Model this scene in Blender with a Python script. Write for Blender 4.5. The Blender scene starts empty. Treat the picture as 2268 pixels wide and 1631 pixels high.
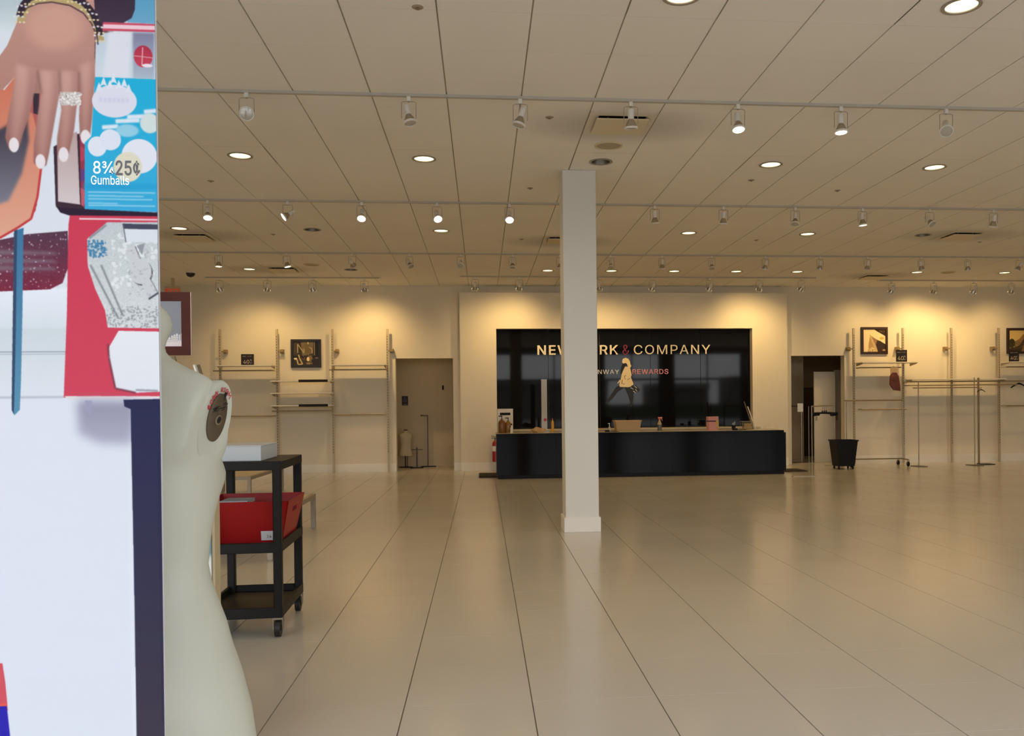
import bpy, bmesh, math, random
import numpy as np
from mathutils import Vector, Matrix
random.seed(7)
S = bpy.context.scene
COL = S.collection
PI = math.pi

# ------------------------------------------------------------------ camera
CF, CX, CY = 1900.69, 1249.87, 908.78
YAW, PITCH, ROLL = -0.0952, -0.0072, 0.0102
EYE = 1.3924
HC = 3.9234
def _rot(y, p, r):
    Ry = np.array([[np.cos(y), -np.sin(y), 0], [np.sin(y), np.cos(y), 0], [0, 0, 1]])
    Rp = np.array([[1, 0, 0], [0, np.cos(p), -np.sin(p)], [0, np.sin(p), np.cos(p)]])
    Rr = np.array([[np.cos(r), 0, np.sin(r)], [0, 1, 0], [-np.sin(r), 0, np.cos(r)]])
    return Ry @ Rp @ Rr
CR = _rot(YAW, PITCH, ROLL)
cam_d = bpy.data.cameras.new('camera')
cam_d.sensor_fit = 'HORIZONTAL'; cam_d.sensor_width = 36.0
cam_d.lens = CF / 2268 * 36.0
cam_d.shift_x = -(CX - 1134) / 2268
cam_d.shift_y = (CY - 815.5) / 2268
cam_d.clip_start = 0.05
cam = bpy.data.objects.new('camera', cam_d); COL.objects.link(cam)
r_, f_, u_ = CR[:, 0], CR[:, 1], CR[:, 2]
cam.matrix_world = Matrix(((r_[0], u_[0], -f_[0], 0), (r_[1], u_[1], -f_[1], 0), (r_[2], u_[2], -f_[2], EYE), (0, 0, 0, 1)))
S.camera = cam

def at(px, py, Y=None, Z=None):
    """the point of the room seen at a pixel of the photograph, at a given depth or height"""
    d = CR @ np.array([(px - CX) / CF, 1, -(py - CY) / CF])
    t = Y / d[1] if Y is not None else (Z - EYE) / d[2]
    return Vector((d[0] * t, d[1] * t, EYE + d[2] * t))
def to_px(P):
    q = CR.T @ (np.array(P) - np.array([0, 0, EYE]))
    return (CX + CF * q[0] / q[1], CY - CF * q[2] / q[1]) if q[1] > .1 else (-9999, -9999)

# ------------------------------------------------------------------ world, light, exposure
WARM = (1.0, 0.65, 0.25)
SKY = 5.0
DOWN_W = 38.0
S.view_settings.view_transform = 'Standard'; S.view_settings.look = 'None'
S.view_settings.gamma = 1.0; S.view_settings.use_curve_mapping = False
S.view_settings.exposure = 0.0
S.cycles.max_bounces = 8; S.cycles.diffuse_bounces = 5; S.cycles.glossy_bounces = 4
S.cycles.caustics_reflective = False; S.cycles.caustics_refractive = False
S.cycles.sample_clamp_indirect = 4.0
w = bpy.data.worlds.new('sky'); S.world = w; w.use_nodes = True
nt = w.node_tree; nt.nodes.clear()
wo = nt.nodes.new('ShaderNodeOutputWorld'); bg = nt.nodes.new('ShaderNodeBackground')
tc = nt.nodes.new('ShaderNodeTexCoord'); sx = nt.nodes.new('ShaderNodeSeparateXYZ')
cr = nt.nodes.new('ShaderNodeValToRGB')
cr.color_ramp.elements[0].position = 0.0; cr.color_ramp.elements[0].color = (.93, .95, .97, 1)
cr.color_ramp.elements[1].position = 0.8; cr.color_ramp.elements[1].color = (.88, .93, 1.02, 1)
nt.links.new(tc.outputs['Generated'], sx.inputs[0]); nt.links.new(sx.outputs['Z'], cr.inputs[0])
nt.links.new(cr.outputs[0], bg.inputs[0]); bg.inputs[1].default_value = SKY
nt.links.new(bg.outputs[0], wo.inputs[0])

YF = -1.6            # storefront behind the camera
XL, XR = -9.0, 14.2  # side walls
YW = 18.4            # back wall
OPEN = [(-8.6, -6.4), (-6.0, 1.3), (1.75, 4.7), (5.5, 8.0), (8.7, 11.8), (12.2, 14.0)]
HO = 3.6   # storefront openings
for a, b in OPEN:
    ld = bpy.data.lights.new('daylight_opening', 'AREA'); ld.shape = 'RECTANGLE'; ld.size = b - a; ld.size_y = HO
    ld.cycles.is_portal = True
    lo = bpy.data.objects.new('daylight_opening', ld); COL.objects.link(lo)
    lo.location = ((a + b) / 2, YF - .02, HO / 2); lo.rotation_euler = (PI / 2, 0, 0)

def spot(parent, loc, aim, watts, angle=80, blend=.8, radius=.05, color=WARM):
    ld = bpy.data.lights.new('lamp_light', 'SPOT'); ld.energy = watts; ld.color = color
    ld.spot_size = math.radians(angle); ld.spot_blend = blend; ld.use_shadow = True; ld.shadow_soft_size = radius
    o = bpy.data.objects.new('lamp_light', ld); COL.objects.link(o); o.parent = parent
    o.location = loc; o.rotation_euler = Vector(aim).to_track_quat('-Z', 'Y').to_euler()
    return o

# ------------------------------------------------------------------ materials
MATS = {}
def srgb(r, g, b):
    f = lambda c: c / 12.92 if c <= .04045 else ((c + .055) / 1.055) ** 2.4
    return (f(r / 255), f(g / 255), f(b / 255), 1)
def mat(name, col, rough=.5, metal=0., spec=.5, noise=0., nscale=6., bump=0., emit=None, estr=1., alpha=None, trans=0., coat=0.):
    if name in MATS: return MATS[name]
    m = bpy.data.materials.new(name); m.use_nodes = True
    t = m.node_tree; b = t.nodes['Principled BSDF']
    if len(col) == 3: col = (*col, 1)
    b.inputs['Base Color'].default_value = col
    b.inputs['Roughness'].default_value = rough; b.inputs['Metallic'].default_value = metal
    b.inputs['Specular IOR Level'].default_value = spec
    b.inputs['Transmission Weight'].default_value = trans
    b.inputs['Coat Weight'].default_value = coat
    if alpha is not None: b.inputs['Alpha'].default_value = alpha
    if noise or bump:
        tc = t.nodes.new('ShaderNodeTexCoord'); n = t.nodes.new('ShaderNodeTexNoise')
        n.inputs['Scale'].default_value = nscale; n.inputs['Detail'].default_value = 4
        t.links.new(tc.outputs['Object'], n.inputs['Vector'])
        if noise:
            mx = t.nodes.new('ShaderNodeMix'); mx.data_type = 'RGBA'
            mx.inputs['A'].default_value = (*[c * (1 - noise) for c in col[:3]], 1)
            mx.inputs['B'].default_value = (*[min(1, c * (1 + noise)) for c in col[:3]], 1)
            t.links.new(n.outputs['Fac'], mx.inputs['Factor']); t.links.new(mx.outputs['Result'], b.inputs['Base Color'])
        if bump:
            bp = t.nodes.new('ShaderNodeBump'); bp.inputs['Strength'].default_value = bump; bp.inputs['Distance'].default_value = .01
            t.links.new(n.outputs['Fac'], bp.inputs['Height']); t.links.new(bp.outputs[0], b.inputs['Normal'])
    if emit:
        b.inputs['Emission Color'].default_value = (*emit, 1); b.inputs['Emission Strength'].default_value = estr
    MATS[name] = m
    return m
def image_mat(name, arr, rough=.5, spec=.3):
    """flat print: a picture painted in this script, packed into the file"""
    h, wd = arr.shape[:2]
    im = bpy.data.images.new(name, wd, h)
    px = np.ones((h, wd, 4), np.float32); px[..., :3] = np.clip(arr, 0, 1)
    im.pixels.foreach_set(px[::-1].ravel()); im.update(); im.pack()
    m = bpy.data.materials.new(name); m.use_nodes = True; t = m.node_tree; b = t.nodes['Principled BSDF']
    i = t.nodes.new('ShaderNodeTexImage'); i.image = im; i.extension = 'EXTEND'
    t.links.new(i.outputs[0], b.inputs['Base Color'])
    b.inputs['Roughness'].default_value = rough; b.inputs['Specular IOR Level'].default_value = spec
    return m

WALLC = (.78, .72, .60)
M_wall = mat('wall_paint', WALLC, .6, noise=.02, nscale=1.5, bump=.02)
M_trim = mat('trim_paint', (.86, .83, .77), .45, noise=.02)
M_white = mat('white_metal', (.80, .78, .73), .4, noise=.03)
M_black = mat('black_plastic', (.006, .006, .006), .5, spec=.2, noise=.2, nscale=12)
M_blackmetal = mat('black_metal', (.01, .009, .009), .4, spec=.3)
M_chrome = mat('chrome', (.36, .30, .22), .4, .9)
M_brass = mat('brushed_steel', (.36, .29, .20), .45, .8, noise=.08)
M_dark = mat('dark_void', (.008, .007, .006), .8)
M_glassblack = mat('black_glass', (.004, .004, .005), .04, spec=.18)
M_counter = mat('black_laminate', (.0025, .0025, .003), .10, spec=.09)
M_cream = mat('cream_laminate', (.62, .52, .36), .25, noise=.05)
M_wood = mat('dark_wood', srgb(80, 38, 30), .6, spec=.2, noise=.25, nscale=9)
M_red = mat('red_plastic', srgb(150, 15, 16), .45, spec=.3, noise=.08, nscale=5)
M_mann = mat('fibreglass_white', srgb(196, 197, 184), .42, spec=.4, noise=.02, nscale=3)
M_box = mat('white_card', srgb(196, 202, 206), .6, noise=.03)
M_sheet = mat('white_laminate', (.78, .74, .66), .4, noise=.03)
M_steelgrey = mat('grey_steel', srgb(120, 108, 92), .45, .7, noise=.12, nscale=14)

# ------------------------------------------------------------------ mesh helpers
class MB:
    def __init__(s): s.bm = bmesh.new()
    def box(s, c, d, bevel=0., rz=0., rot=None, seg=1):
        r = bmesh.ops.create_cube(s.bm, size=1.0)
        v = r['verts']
        M = Matrix.Translation(Vector(c)) @ (rot.to_4x4() if rot is not None else Matrix.Rotation(rz, 4, 'Z')) @ Matrix.Diagonal((*d, 1))
        bmesh.ops.transform(s.bm, matrix=M, verts=v)
        if bevel:
            es = list({e for q in v for e in q.link_edges})
            bmesh.ops.bevel(s.bm, geom=es, offset=bevel, segments=seg, affect='EDGES', profile=.5)
        return s
    def bb(s, a, b, **k):
        return s.box([(p + q) / 2 for p, q in zip(a, b)], [abs(q - p) for p, q in zip(a, b)], **k)
    def cyl(s, p0, p1, r0, r1=None, n=12, caps=True):
        r1 = r0 if r1 is None else r1
        p0, p1 = Vector(p0), Vector(p1); d = p1 - p0
        q = Vector((0, 0, 1)).rotation_difference(d.normalized()) if d.length > 1e-9 else Matrix.Identity(3).to_quaternion()
        A, B = [], []
        for i in range(n):
            a = 2 * PI * i / n; e = q @ Vector((math.cos(a), math.sin(a), 0))
            A.append(s.bm.verts.new(p0 + e * r0)); B.append(s.bm.verts.new(p1 + e * r1))
        for i in range(n):
            j = (i + 1) % n; s.bm.faces.new((A[i], A[j], B[j], B[i]))
        if caps:
            if r0 > 1e-6: s.bm.faces.new(A[::-1])
            if r1 > 1e-6: s.bm.faces.new(B)
        return s
    def tube(s, pts, r, n=8):
        pts = [Vector(p) for p in pts]; rings = []
        up = None
        for i, p in enumerate(pts):
            t = (pts[min(i + 1, len(pts) - 1)] - pts[max(i - 1, 0)]).normalized()
            if up is None: up = Vector((0, 0, 1)) if abs(t.z) < .9 else Vector((1, 0, 0))
            a = t.cross(up).normalized(); b = a.cross(t).normalized(); up = b
            rr = r[i] if isinstance(r, (list, tuple)) else r
            rings.append([s.bm.verts.new(p + a * rr * math.cos(2 * PI * k / n) + b * rr * math.sin(2 * PI * k / n)) for k in range(n)])
        for A, B in zip(rings, rings[1:]):
            for k in range(n): s.bm.faces.new((A[k], A[(k + 1) % n], B[(k + 1) % n], B[k]))
        s.bm.faces.new(rings[0][::-1]); s.bm.faces.new(rings[-1])
        return s
    def lathe(s, prof, n=20, o=(0, 0, 0), axis=None, close=True):
        o = Vector(o); q = Vector((0, 0, 1)).rotation_difference(Vector(axis).normalized()) if axis is not None else None
        rings = []
        for r, z in prof:
            ring = []
            for k in range(n):
                v = Vector((r * math.cos(2 * PI * k / n), r * math.sin(2 * PI * k / n), z))
                if q: v = q @ v
                ring.append(s.bm.verts.new(o + v))
            rings.append(ring)
        for A, B in zip(rings, rings[1:]):
            for k in range(n): s.bm.faces.new((A[k], A[(k + 1) % n], B[(k + 1) % n], B[k]))
        if close:
            if prof[0][0] > 1e-5: s.bm.faces.new(rings[0][::-1])
            if prof[-1][0] > 1e-5: s.bm.faces.new(rings[-1])
        bmesh.ops.remove_doubles(s.bm, verts=[v for r in rings for v in r], dist=1e-6)
        return s
    def loft(s, rings, cap=True):
        R = [[s.bm.verts.new(Vector(p)) for p in r] for r in rings]; n = len(R[0])
        for A, B in zip(R, R[1:]):
            for k in range(n): s.bm.faces.new((A[k], A[(k + 1) % n], B[(k + 1) % n], B[k]))
        if cap: s.bm.faces.new(R[0][::-1]); s.bm.faces.new(R[-1])
        return s
    def prism(s, pts, depth, plane='xz', at0=0.):
        """polygon in a plane, pushed out by depth"""
        def P(a, b, c): return Vector((a, c, b)) if plane == 'xz' else (Vector((a, b, c)) if plane == 'xy' else Vector((c, a, b)))
        A = [s.bm.verts.new(P(a, b, at0)) for a, b in pts]; B = [s.bm.verts.new(P(a, b, at0 + depth)) for a, b in pts]
        n = len(pts)
        s.bm.faces.new(A); s.bm.faces.new(B[::-1])
        for k in range(n): s.bm.faces.new((A[k], B[k], B[(k + 1) % n], A[(k + 1) % n]))
        return s
    def add_mesh(s, me, M=None):
        n0 = len(s.bm.verts); s.bm.from_mesh(me); s.bm.verts.ensure_lookup_table()
        if M is not None: bmesh.ops.transform(s.bm, matrix=M, verts=s.bm.verts[n0:])
        return s
    def mesh(s, name, m, smooth=False):
        bmesh.ops.recalc_face_normals(s.bm, faces=s.bm.faces[:])
        me = bpy.data.meshes.new(name); s.bm.to_mesh(me); s.bm.free()
        if m: me.materials.append(m)
        if smooth:
            me.polygons.foreach_set('use_smooth', [True] * len(me.polygons))
            me.set_sharp_from_angle(angle=math.radians(40))
        return me
    def build(s, name, m, parent=None, smooth=False, loc=None, rz=0.):
        return link(name, s.mesh(name, m, smooth), parent, loc, rz)
def link(name, me, parent=None, loc=None, rz=0.):
    o = bpy.data.objects.new(name, me); COL.objects.link(o)
    if parent is not None: o.parent = parent
    if loc is not None: o.location = loc
    if rz: o.rotation_euler = (0, 0, rz)
    return o
def thing(name, label, cat, loc=(0, 0, 0), rz=0., group=None):
    o = bpy.data.objects.new(name, None); COL.objects.link(o); o.empty_display_size = .1
    o.location = loc; o.rotation_euler = (0, 0, rz)
    o['label'] = label; o['category'] = cat
    if group: o['group'] = group
    return o
def tag(o, label, cat, group=None):
    o['label'] = label; o['category'] = cat
    if group: o['group'] = group
    return o
def struct(o):
    o['kind'] = 'structure'; return o
def copy_tree(o, parent=None):
    c = o.copy(); COL.objects.link(c)
    if parent is not None: c.parent = parent
    for ch in list(o.children): copy_tree(ch, c)
    return c
_dg = None
FONT = None
try:
    import os
    FONT = bpy.data.fonts.load(os.path.join(bpy.utils.resource_path('LOCAL'), 'datafiles', 'fonts', 'Inter.woff2'))
except Exception:
    FONT = None
def text_mesh(body, size, extrude=0.002, offset=0., spacing=1.0, align='CENTER'):
    """built-in lettering as a mesh standing in the XZ plane, facing -Y"""
    cu = bpy.data.curves.new('lettering', 'FONT'); cu.body = body
    if FONT: cu.font = FONT
    cu.size = size; cu.extrude = extrude; cu.offset = offset
    cu.space_character = spacing; cu.align_x = align; cu.align_y = 'BOTTOM_BASELINE'; cu.resolution_u = 3
    o = bpy.data.objects.new('lettering', cu); COL.objects.link(o)
    me = bpy.data.meshes.new_from_object(o.evaluated_get(bpy.context.evaluated_depsgraph_get()))
    bpy.data.objects.remove(o); bpy.data.curves.remove(cu)
    me.transform(Matrix.Rotation(PI / 2, 4, 'X'))
    me.polygons.foreach_set('use_smooth', [False] * len(me.polygons))
    return me
def span(me):
    co = np.empty(len(me.vertices) * 3); me.vertices.foreach_get('co', co); co = co.reshape(-1, 3)
    return co.min(0), co.max(0)
def islands(me):
    bm = bmesh.new(); bm.from_mesh(me); seen = set(); out = []
    for v in bm.verts:
        if v.index in seen: continue
        st, comp = [v], []
        seen.add(v.index)
        while st:
            q = st.pop(); comp.append(q.index)
            for e in q.link_edges:
                o = e.other_vert(q)
                if o.index not in seen: seen.add(o.index); st.append(o)
        out.append(set(comp))
    res = []
    for comp in out:
        b2 = bm.copy(); b2.verts.ensure_lookup_table()
        bmesh.ops.delete(b2, geom=[v for v in b2.verts if v.index not in comp], context='VERTS')
        m2 = bpy.data.meshes.new('letter'); b2.to_mesh(m2); b2.free(); res.append(m2)
    bm.free()
    return sorted(res, key=lambda m: span(m)[0][0])

# ------------------------------------------------------------------ painting flat prints
class Paint:
    def __init__(s, x0, y0, x1, y1, bg, k=1.0):
        s.x0, s.y0, s.k = x0, y0, k
        s.w, s.h = int((x1 - x0) * k), int((y1 - y0) * k)
        s.a = np.empty((s.h, s.w, 3), np.float32); s.a[:] = np.array(bg) / 255.
        s.rng = np.random.default_rng(3)
    def grid(s, bx):
        x0, y0, x1, y1 = bx
        i0, i1 = max(0, int((x0 - s.x0) * s.k) - 1), min(s.w, int((x1 - s.x0) * s.k) + 2)
        j0, j1 = max(0, int((y0 - s.y0) * s.k) - 1), min(s.h, int((y1 - s.y0) * s.k) + 2)
        if i1 <= i0 or j1 <= j0: return None
        X, Y = np.meshgrid((np.arange(i0, i1) + .5) / s.k + s.x0, (np.arange(j0, j1) + .5) / s.k + s.y0)
        return (slice(j0, j1), slice(i0, i1)), X, Y
    def put(s, sl, m, X, Y, c, c2, ax, ext, noise):
        c = np.array(c, np.float32) / 255.
        if c2 is not None:
            t = (Y - ext[1]) / max(1, ext[3] - ext[1]) if ax == 'y' else (X - ext[0]) / max(1, ext[2] - ext[0])
            c = c + (np.array(c2, np.float32) / 255. - c) * np.clip(t, 0, 1)[..., None]
        if noise: c = c + s.rng.normal(0, noise, m.shape)[..., None]
        s.a[sl] = s.a[sl] * (1 - m[..., None]) + c * m[..., None]
    def poly(s, pts, c, c2=None, ax='y', soft=0., alpha=1., noise=0.):
        P = np.array(pts, float); ext = (*P.min(0), *P.max(0)); g = s.grid((ext[0] - soft * 3, ext[1] - soft * 3, ext[2] + soft * 3, ext[3] + soft * 3))
        if g is None: return
        sl, X, Y = g; m = np.zeros(X.shape, np.float32)
        for ox, oy in ((-.25, -.25), (.25, -.25), (-.25, .25), (.25, .25)):
            ins = np.zeros(X.shape, bool); x, y = X + ox / s.k, Y + oy / s.k
            for (ax_, ay_), (bx_, by_) in zip(P, np.roll(P, -1, 0)):
                if ay_ == by_: continue
                ins ^= ((ay_ > y) != (by_ > y)) & (x < (bx_ - ax_) * (y - ay_) / (by_ - ay_) + ax_)
            m += ins * .25
        if soft: m = s.blur(m, soft * s.k)
        s.put(sl, m * alpha, X, Y, c, c2, ax, ext, noise)
    def ell(s, cx, cy, rx, ry, c, c2=None, ax='y', alpha=1., soft=.7, noise=0.):
        g = s.grid((cx - rx - 3 * soft, cy - ry - 3 * soft, cx + rx + 3 * soft, cy + ry + 3 * soft))
        if g is None: return
        sl, X, Y = g; d = np.sqrt(((X - cx) / rx) ** 2 + ((Y - cy) / ry) ** 2)
        m = np.clip((1 - d) * min(rx, ry) / max(soft, .3) + .5, 0, 1)
        s.put(sl, m * alpha, X, Y, c, c2, ax, (cx - rx, cy - ry, cx + rx, cy + ry), noise)
    def line(s, pts, wd, c, alpha=1., soft=0.):
        for (x0, y0), (x1, y1) in zip(pts, pts[1:]):
            L = math.hypot(x1 - x0, y1 - y0) or 1; nx, ny = -(y1 - y0) / L * wd / 2, (x1 - x0) / L * wd / 2
            s.poly([(x0 + nx, y0 + ny), (x1 + nx, y1 + ny), (x1 - nx, y1 - ny), (x0 - nx, y0 - ny)], c, alpha=alpha, soft=soft)
    def specks(s, box, n, c, r=1.5):
        for _ in range(n):
            s.ell(s.rng.uniform(box[0], box[2]), s.rng.uniform(box[1], box[3]), r * s.rng.uniform(.5, 1.5), r * s.rng.uniform(.5, 1.5), c, alpha=.8)
    @staticmethod
    def blur(m, sg):
        n = int(max(1, round(sg * 2.5))); k = np.exp(-.5 * (np.arange(-n, n + 1) / sg) ** 2); k /= k.sum()
        for ax in (0, 1):
            p = np.pad(m, [(n, n) if a == ax else (0, 0) for a in range(m.ndim)], mode='edge'); o = np.zeros_like(m)
            for i, kk in enumerate(k): o += kk * (p[i:i + m.shape[0]] if ax == 0 else p[:, i:i + m.shape[1]])
            m = o
        return m

# ------------------------------------------------------------------ floor
TF = .5906; FX0 = -.3733; FY0 = .786 * TF
TC = .6096; CX0 = -2.0916; CY0 = .125 * TC
def floor_mat():
    m = mat('porcelain_tile', (.60, .56, .50), .22, spec=.5); t = m.node_tree; b = t.nodes['Principled BSDF']
    g = t.nodes.new('ShaderNodeNewGeometry')
    n = t.nodes.new('ShaderNodeTexNoise'); n.inputs['Scale'].default_value = .9; n.inputs['Detail'].default_value = 6
    n2 = t.nodes.new('ShaderNodeTexNoise'); n2.inputs['Scale'].default_value = 16.; n2.inputs['Detail'].default_value = 8; n2.inputs['Roughness'].default_value = .7
    for q in (n, n2): t.links.new(g.outputs['Position'], q.inputs['Vector'])
    mx = t.nodes.new('ShaderNodeMix'); mx.data_type = 'RGBA'
    mx.inputs['A'].default_value = (.565, .53, .46, 1); mx.inputs['B'].default_value = (.64, .605, .535, 1)
    t.links.new(n.outputs['Fac'], mx.inputs['Factor'])
    r = t.nodes.new('ShaderNodeValToRGB'); r.color_ramp.elements[0].position = .27; r.color_ramp.elements[0].color = (.84, .82, .79, 1)
    r.color_ramp.elements[1].position = .32; r.color_ramp.elements[1].color = (1, 1, 1, 1)
    t.links.new(n2.outputs['Fac'], r.inputs[0])
    mu = t.nodes.new('ShaderNodeMix'); mu.data_type = 'RGBA'; mu.blend_type = 'MULTIPLY'; mu.inputs['Factor'].default_value = 1
    t.links.new(mx.outputs['Result'], mu.inputs['A']); t.links.new(r.outputs[0], mu.inputs['B'])
    t.links.new(mu.outputs['Result'], b.inputs['Base Color'])
    mr = t.nodes.new('ShaderNodeMapRange'); mr.inputs['To Min'].default_value = .15; mr.inputs['To Max'].default_value = .22
    t.links.new(n.outputs['Fac'], mr.inputs[0]); t.links.new(mr.outputs[0], b.inputs['Roughness'])
    return m
def in_view(p, mg=40):
    x, y = to_px(p)
    return 330 - mg < x < 2268 + mg and -mg < y < 1631 + mg
floor = struct(MB().bb((XL, YF - .3, -.12), (XR, 22.4, -.004)).build('floor', mat('grout', (.20, .165, .12), .8)))
M_floor = floor_mat()
def tile_mesh(sx, sy, th, z0, name, m, gx, gy):
    return MB().bb((-sx / 2 + gx / 2, -sy / 2 + gy / 2, z0), (sx / 2 - gx / 2, sy / 2 - gy / 2, z0 + th)).mesh(name, m)
def lay(parent, x0, y0, T, xr, yr, z0, th, gx, gy, name, m, keep=lambda i, j: True, zv=0.):
    cells = []
    i0, i1 = math.floor((xr[0] - x0) / T), math.ceil((xr[1] - x0) / T)
    j0, j1 = math.floor((yr[0] - y0) / T), math.ceil((yr[1] - y0) / T)
    for i in range(i0, i1):
        for j in range(j0, j1):
            c = (x0 + (i + .5) * T, y0 + (j + .5) * T)
            if keep(i, j): cells.append((c[0], c[1], in_view((c[0], c[1], z0)) and c[1] > 1.5))
    near = sorted([c for c in cells if c[2]], key=lambda c: c[1])[:300]
    me = tile_mesh(T, T, th, 0, name, m, gx, gy)
    for c in near: link(name, me, parent, (c[0], c[1], z0 + random.uniform(-zv, zv)))
    ns = set(near); mb = MB()
    for c in cells:
        if c in ns: continue
        mb.bb((c[0] - T / 2 + gx / 2, c[1] - T / 2 + gy / 2, z0), (c[0] + T / 2 - gx / 2, c[1] + T / 2 - gy / 2, z0 + th))
    o = mb.build(name, m, parent); o['kind'] = 'stuff'
    return near
lay(floor, FX0, FY0, TF, (XL, XR), (YF, 22.4), -.012, .012, .0055, .0025, 'floor_tile', M_floor)

# ------------------------------------------------------------------ ceiling
VENTS = [(1.265, 7.745), (-4.18, 13.1), (-3.87, 16.25), (1.265, 13.35), (7.36, 12.6), (7.98, 16.75)]
def ceil_mat():
    m = mat('ceiling_tile_paint', (.88, .845, .78), .85, spec=.2); t = m.node_tree; b = t.nodes['Principled BSDF']
    g = t.nodes.new('ShaderNodeNewGeometry'); acc = None
    for k, (x, y) in enumerate(VENTS):      # soot blown onto the tiles around the air vents
        s = t.nodes.new('ShaderNodeVectorMath'); s.operation = 'SUBTRACT'; s.inputs[1].default_value = (x, y, HC)
        sc = t.nodes.new('ShaderNodeVectorMath'); sc.operation = 'MULTIPLY'; sc.inputs[1].default_value = (1.0, 1.7, 0)
        ln = t.nodes.new('ShaderNodeVectorMath'); ln.operation = 'LENGTH'
        mr = t.nodes.new('ShaderNodeMapRange'); mr.interpolation_type = 'SMOOTHSTEP'
        mr.inputs['From Min'].default_value = .25; mr.inputs['From Max'].default_value = 1.15
        mr.inputs['To Min'].default_value = .70; mr.inputs['To Max'].default_value = 1.
        t.links.new(g.outputs['Position'], s.inputs[0]); t.links.new(s.outputs[0], sc.inputs[0]); t.links.new(sc.outputs[0], ln.inputs[0])
        t.links.new(ln.outputs['Value'], mr.inputs[0])
        if acc is None: acc = mr.outputs[0]
        else:
            q = t.nodes.new('ShaderNodeMath'); q.operation = 'MULTIPLY'; t.links.new(acc, q.inputs[0]); t.links.new(mr.outputs[0], q.inputs[1]); acc = q.outputs[0]
    n = t.nodes.new('ShaderNodeTexNoise'); n.inputs['Scale'].default_value = .8; t.links.new(g.outputs['Position'], n.inputs['Vector'])
    mr = t.nodes.new('ShaderNodeMapRange'); mr.inputs['To Min'].default_value = .94; mr.inputs['To Max'].default_value = 1.05
    t.links.new(n.outputs['Fac'], mr.inputs[0])
    q = t.nodes.new('ShaderNodeMath'); q.operation = 'MULTIPLY'; t.links.new(acc, q.inputs[0]); t.links.new(mr.outputs[0], q.inputs[1])
    v = t.nodes.new('ShaderNodeVectorMath'); v.operation = 'SCALE'; v.inputs[0].default_value = (.88, .845, .78)
    t.links.new(q.outputs[0], v.inputs['Scale']); t.links.new(v.outputs[0], b.inputs['Base Color'])
    f = t.nodes.new('ShaderNodeTexNoise'); f.inputs['Scale'].default_value = 60; t.links.new(g.outputs['Position'], f.inputs['Vector'])
    bp = t.nodes.new('ShaderNodeBump'); bp.inputs['Strength'].default_value = .15; bp.inputs['Distance'].default_value = .004
    t.links.new(f.outputs['Fac'], bp.inputs['Height']); t.links.new(bp.outputs[0], b.inputs['Normal'])
    return m
M_ceil = ceil_mat()
M_grid = mat('ceiling_grid', (.52, .47, .38), .7)
LIT = [(-2.39, 8.94), (-.57, 8.94), (3.095, 8.94), (4.92, 8.94), (-4.22, 12.6), (-.57, 12.6), (3.095, 12.6), (4.92, 12.6),
       (-4.22, 16.22), (1.266, 16.25), (2.48, 16.25), (3.69, 16.25), (4.92, 16.25), (6.13, 16.25), (8.56, 16.2), (10.35, 16.2), (1.266, 5.29), (3.095, 5.29)]
UNLIT = [(1.266, 8.94), (-2.39, 12.6), (6.75, 12.6), (-2.39, 16.22)]
HID = [(-2.39, 5.29), (-.57, 5.29), (4.92, 5.29), (6.75, 8.94), (8.58, 8.94), (8.58, 12.6), (10.4, 12.6), (-6.05, 8.94), (-6.05, 12.6), (-6.05, 16.22), (12.2, 16.2)]
def cell(x, y): return (math.floor((x - CX0) / TC), math.floor((y - CY0) / TC))
def snap(x, y):
    i, j = cell(x, y); return (CX0 + (i + .5) * TC, CY0 + (j + .5) * TC)
HOLES = {cell(*p): p for p in LIT + UNLIT + HID}
VCELL = {}
cmb = MB().bb((XL, YF - .3, HC + .22), (XR, YW + .2, HC + .34))
i0, i1 = math.floor((XL - CX0) / TC), math.ceil((XR - CX0) / TC)
j0, j1 = math.floor((YF - CY0) / TC), math.ceil((YW - CY0) / TC)
for i in range(i0, i1 + 1):
    cmb.bb((CX0 + i * TC - .018, YF, HC + .012), (CX0 + i * TC + .018, YW + .1, HC + .02))
for j in range(j0, j1 + 1):
    cmb.bb((XL, CY0 + j * TC - .012, HC + .013), (XR, CY0 + j * TC + .012, HC + .021))
ceiling = struct(cmb.build('ceiling', M_grid))
for v in VENTS: VCELL[cell(*v)] = 1
lay(ceiling, CX0, CY0, TC, (XL, XR), (YF, YW + .1), HC, .016, .011, .003, 'ceiling_tile', M_ceil,
    keep=lambda i, j: (i, j) not in HOLES and (i, j) not in VCELL)
# tiles with a round cut-out for the downlights
def hole_tile():
    mb = MB(); n = 32; R = .105; h = TC / 2 - .005; g = TC / 2 - .002
    A = []; B = []; C = []
    for k in range(n):
        a = 2 * PI * k / n; c, s_ = math.cos(a), math.sin(a); q = 1 / max(abs(c), abs(s_))
        A.append(mb.bm.verts.new((R * c, R * s_, 0))); B.append(mb.bm.verts.new((h * c * q, g * s_ * q, 0))); C.append(mb.bm.verts.new((R * c, R * s_, .016)))
    for k in range(n):
        j = (k + 1) % n
        mb.bm.faces.new((A[k], B[k], B[j], A[j])); mb.bm.faces.new((A[k], A[j], C[j], C[k]))
    return mb.mesh('ceiling_tile', M_ceil)
HT = hole_tile()
for c in HOLES:
    link('ceiling_tile', HT, ceiling, (CX0 + (c[0] + .5) * TC, CY0 + (c[1] + .5) * TC, HC))

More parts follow.
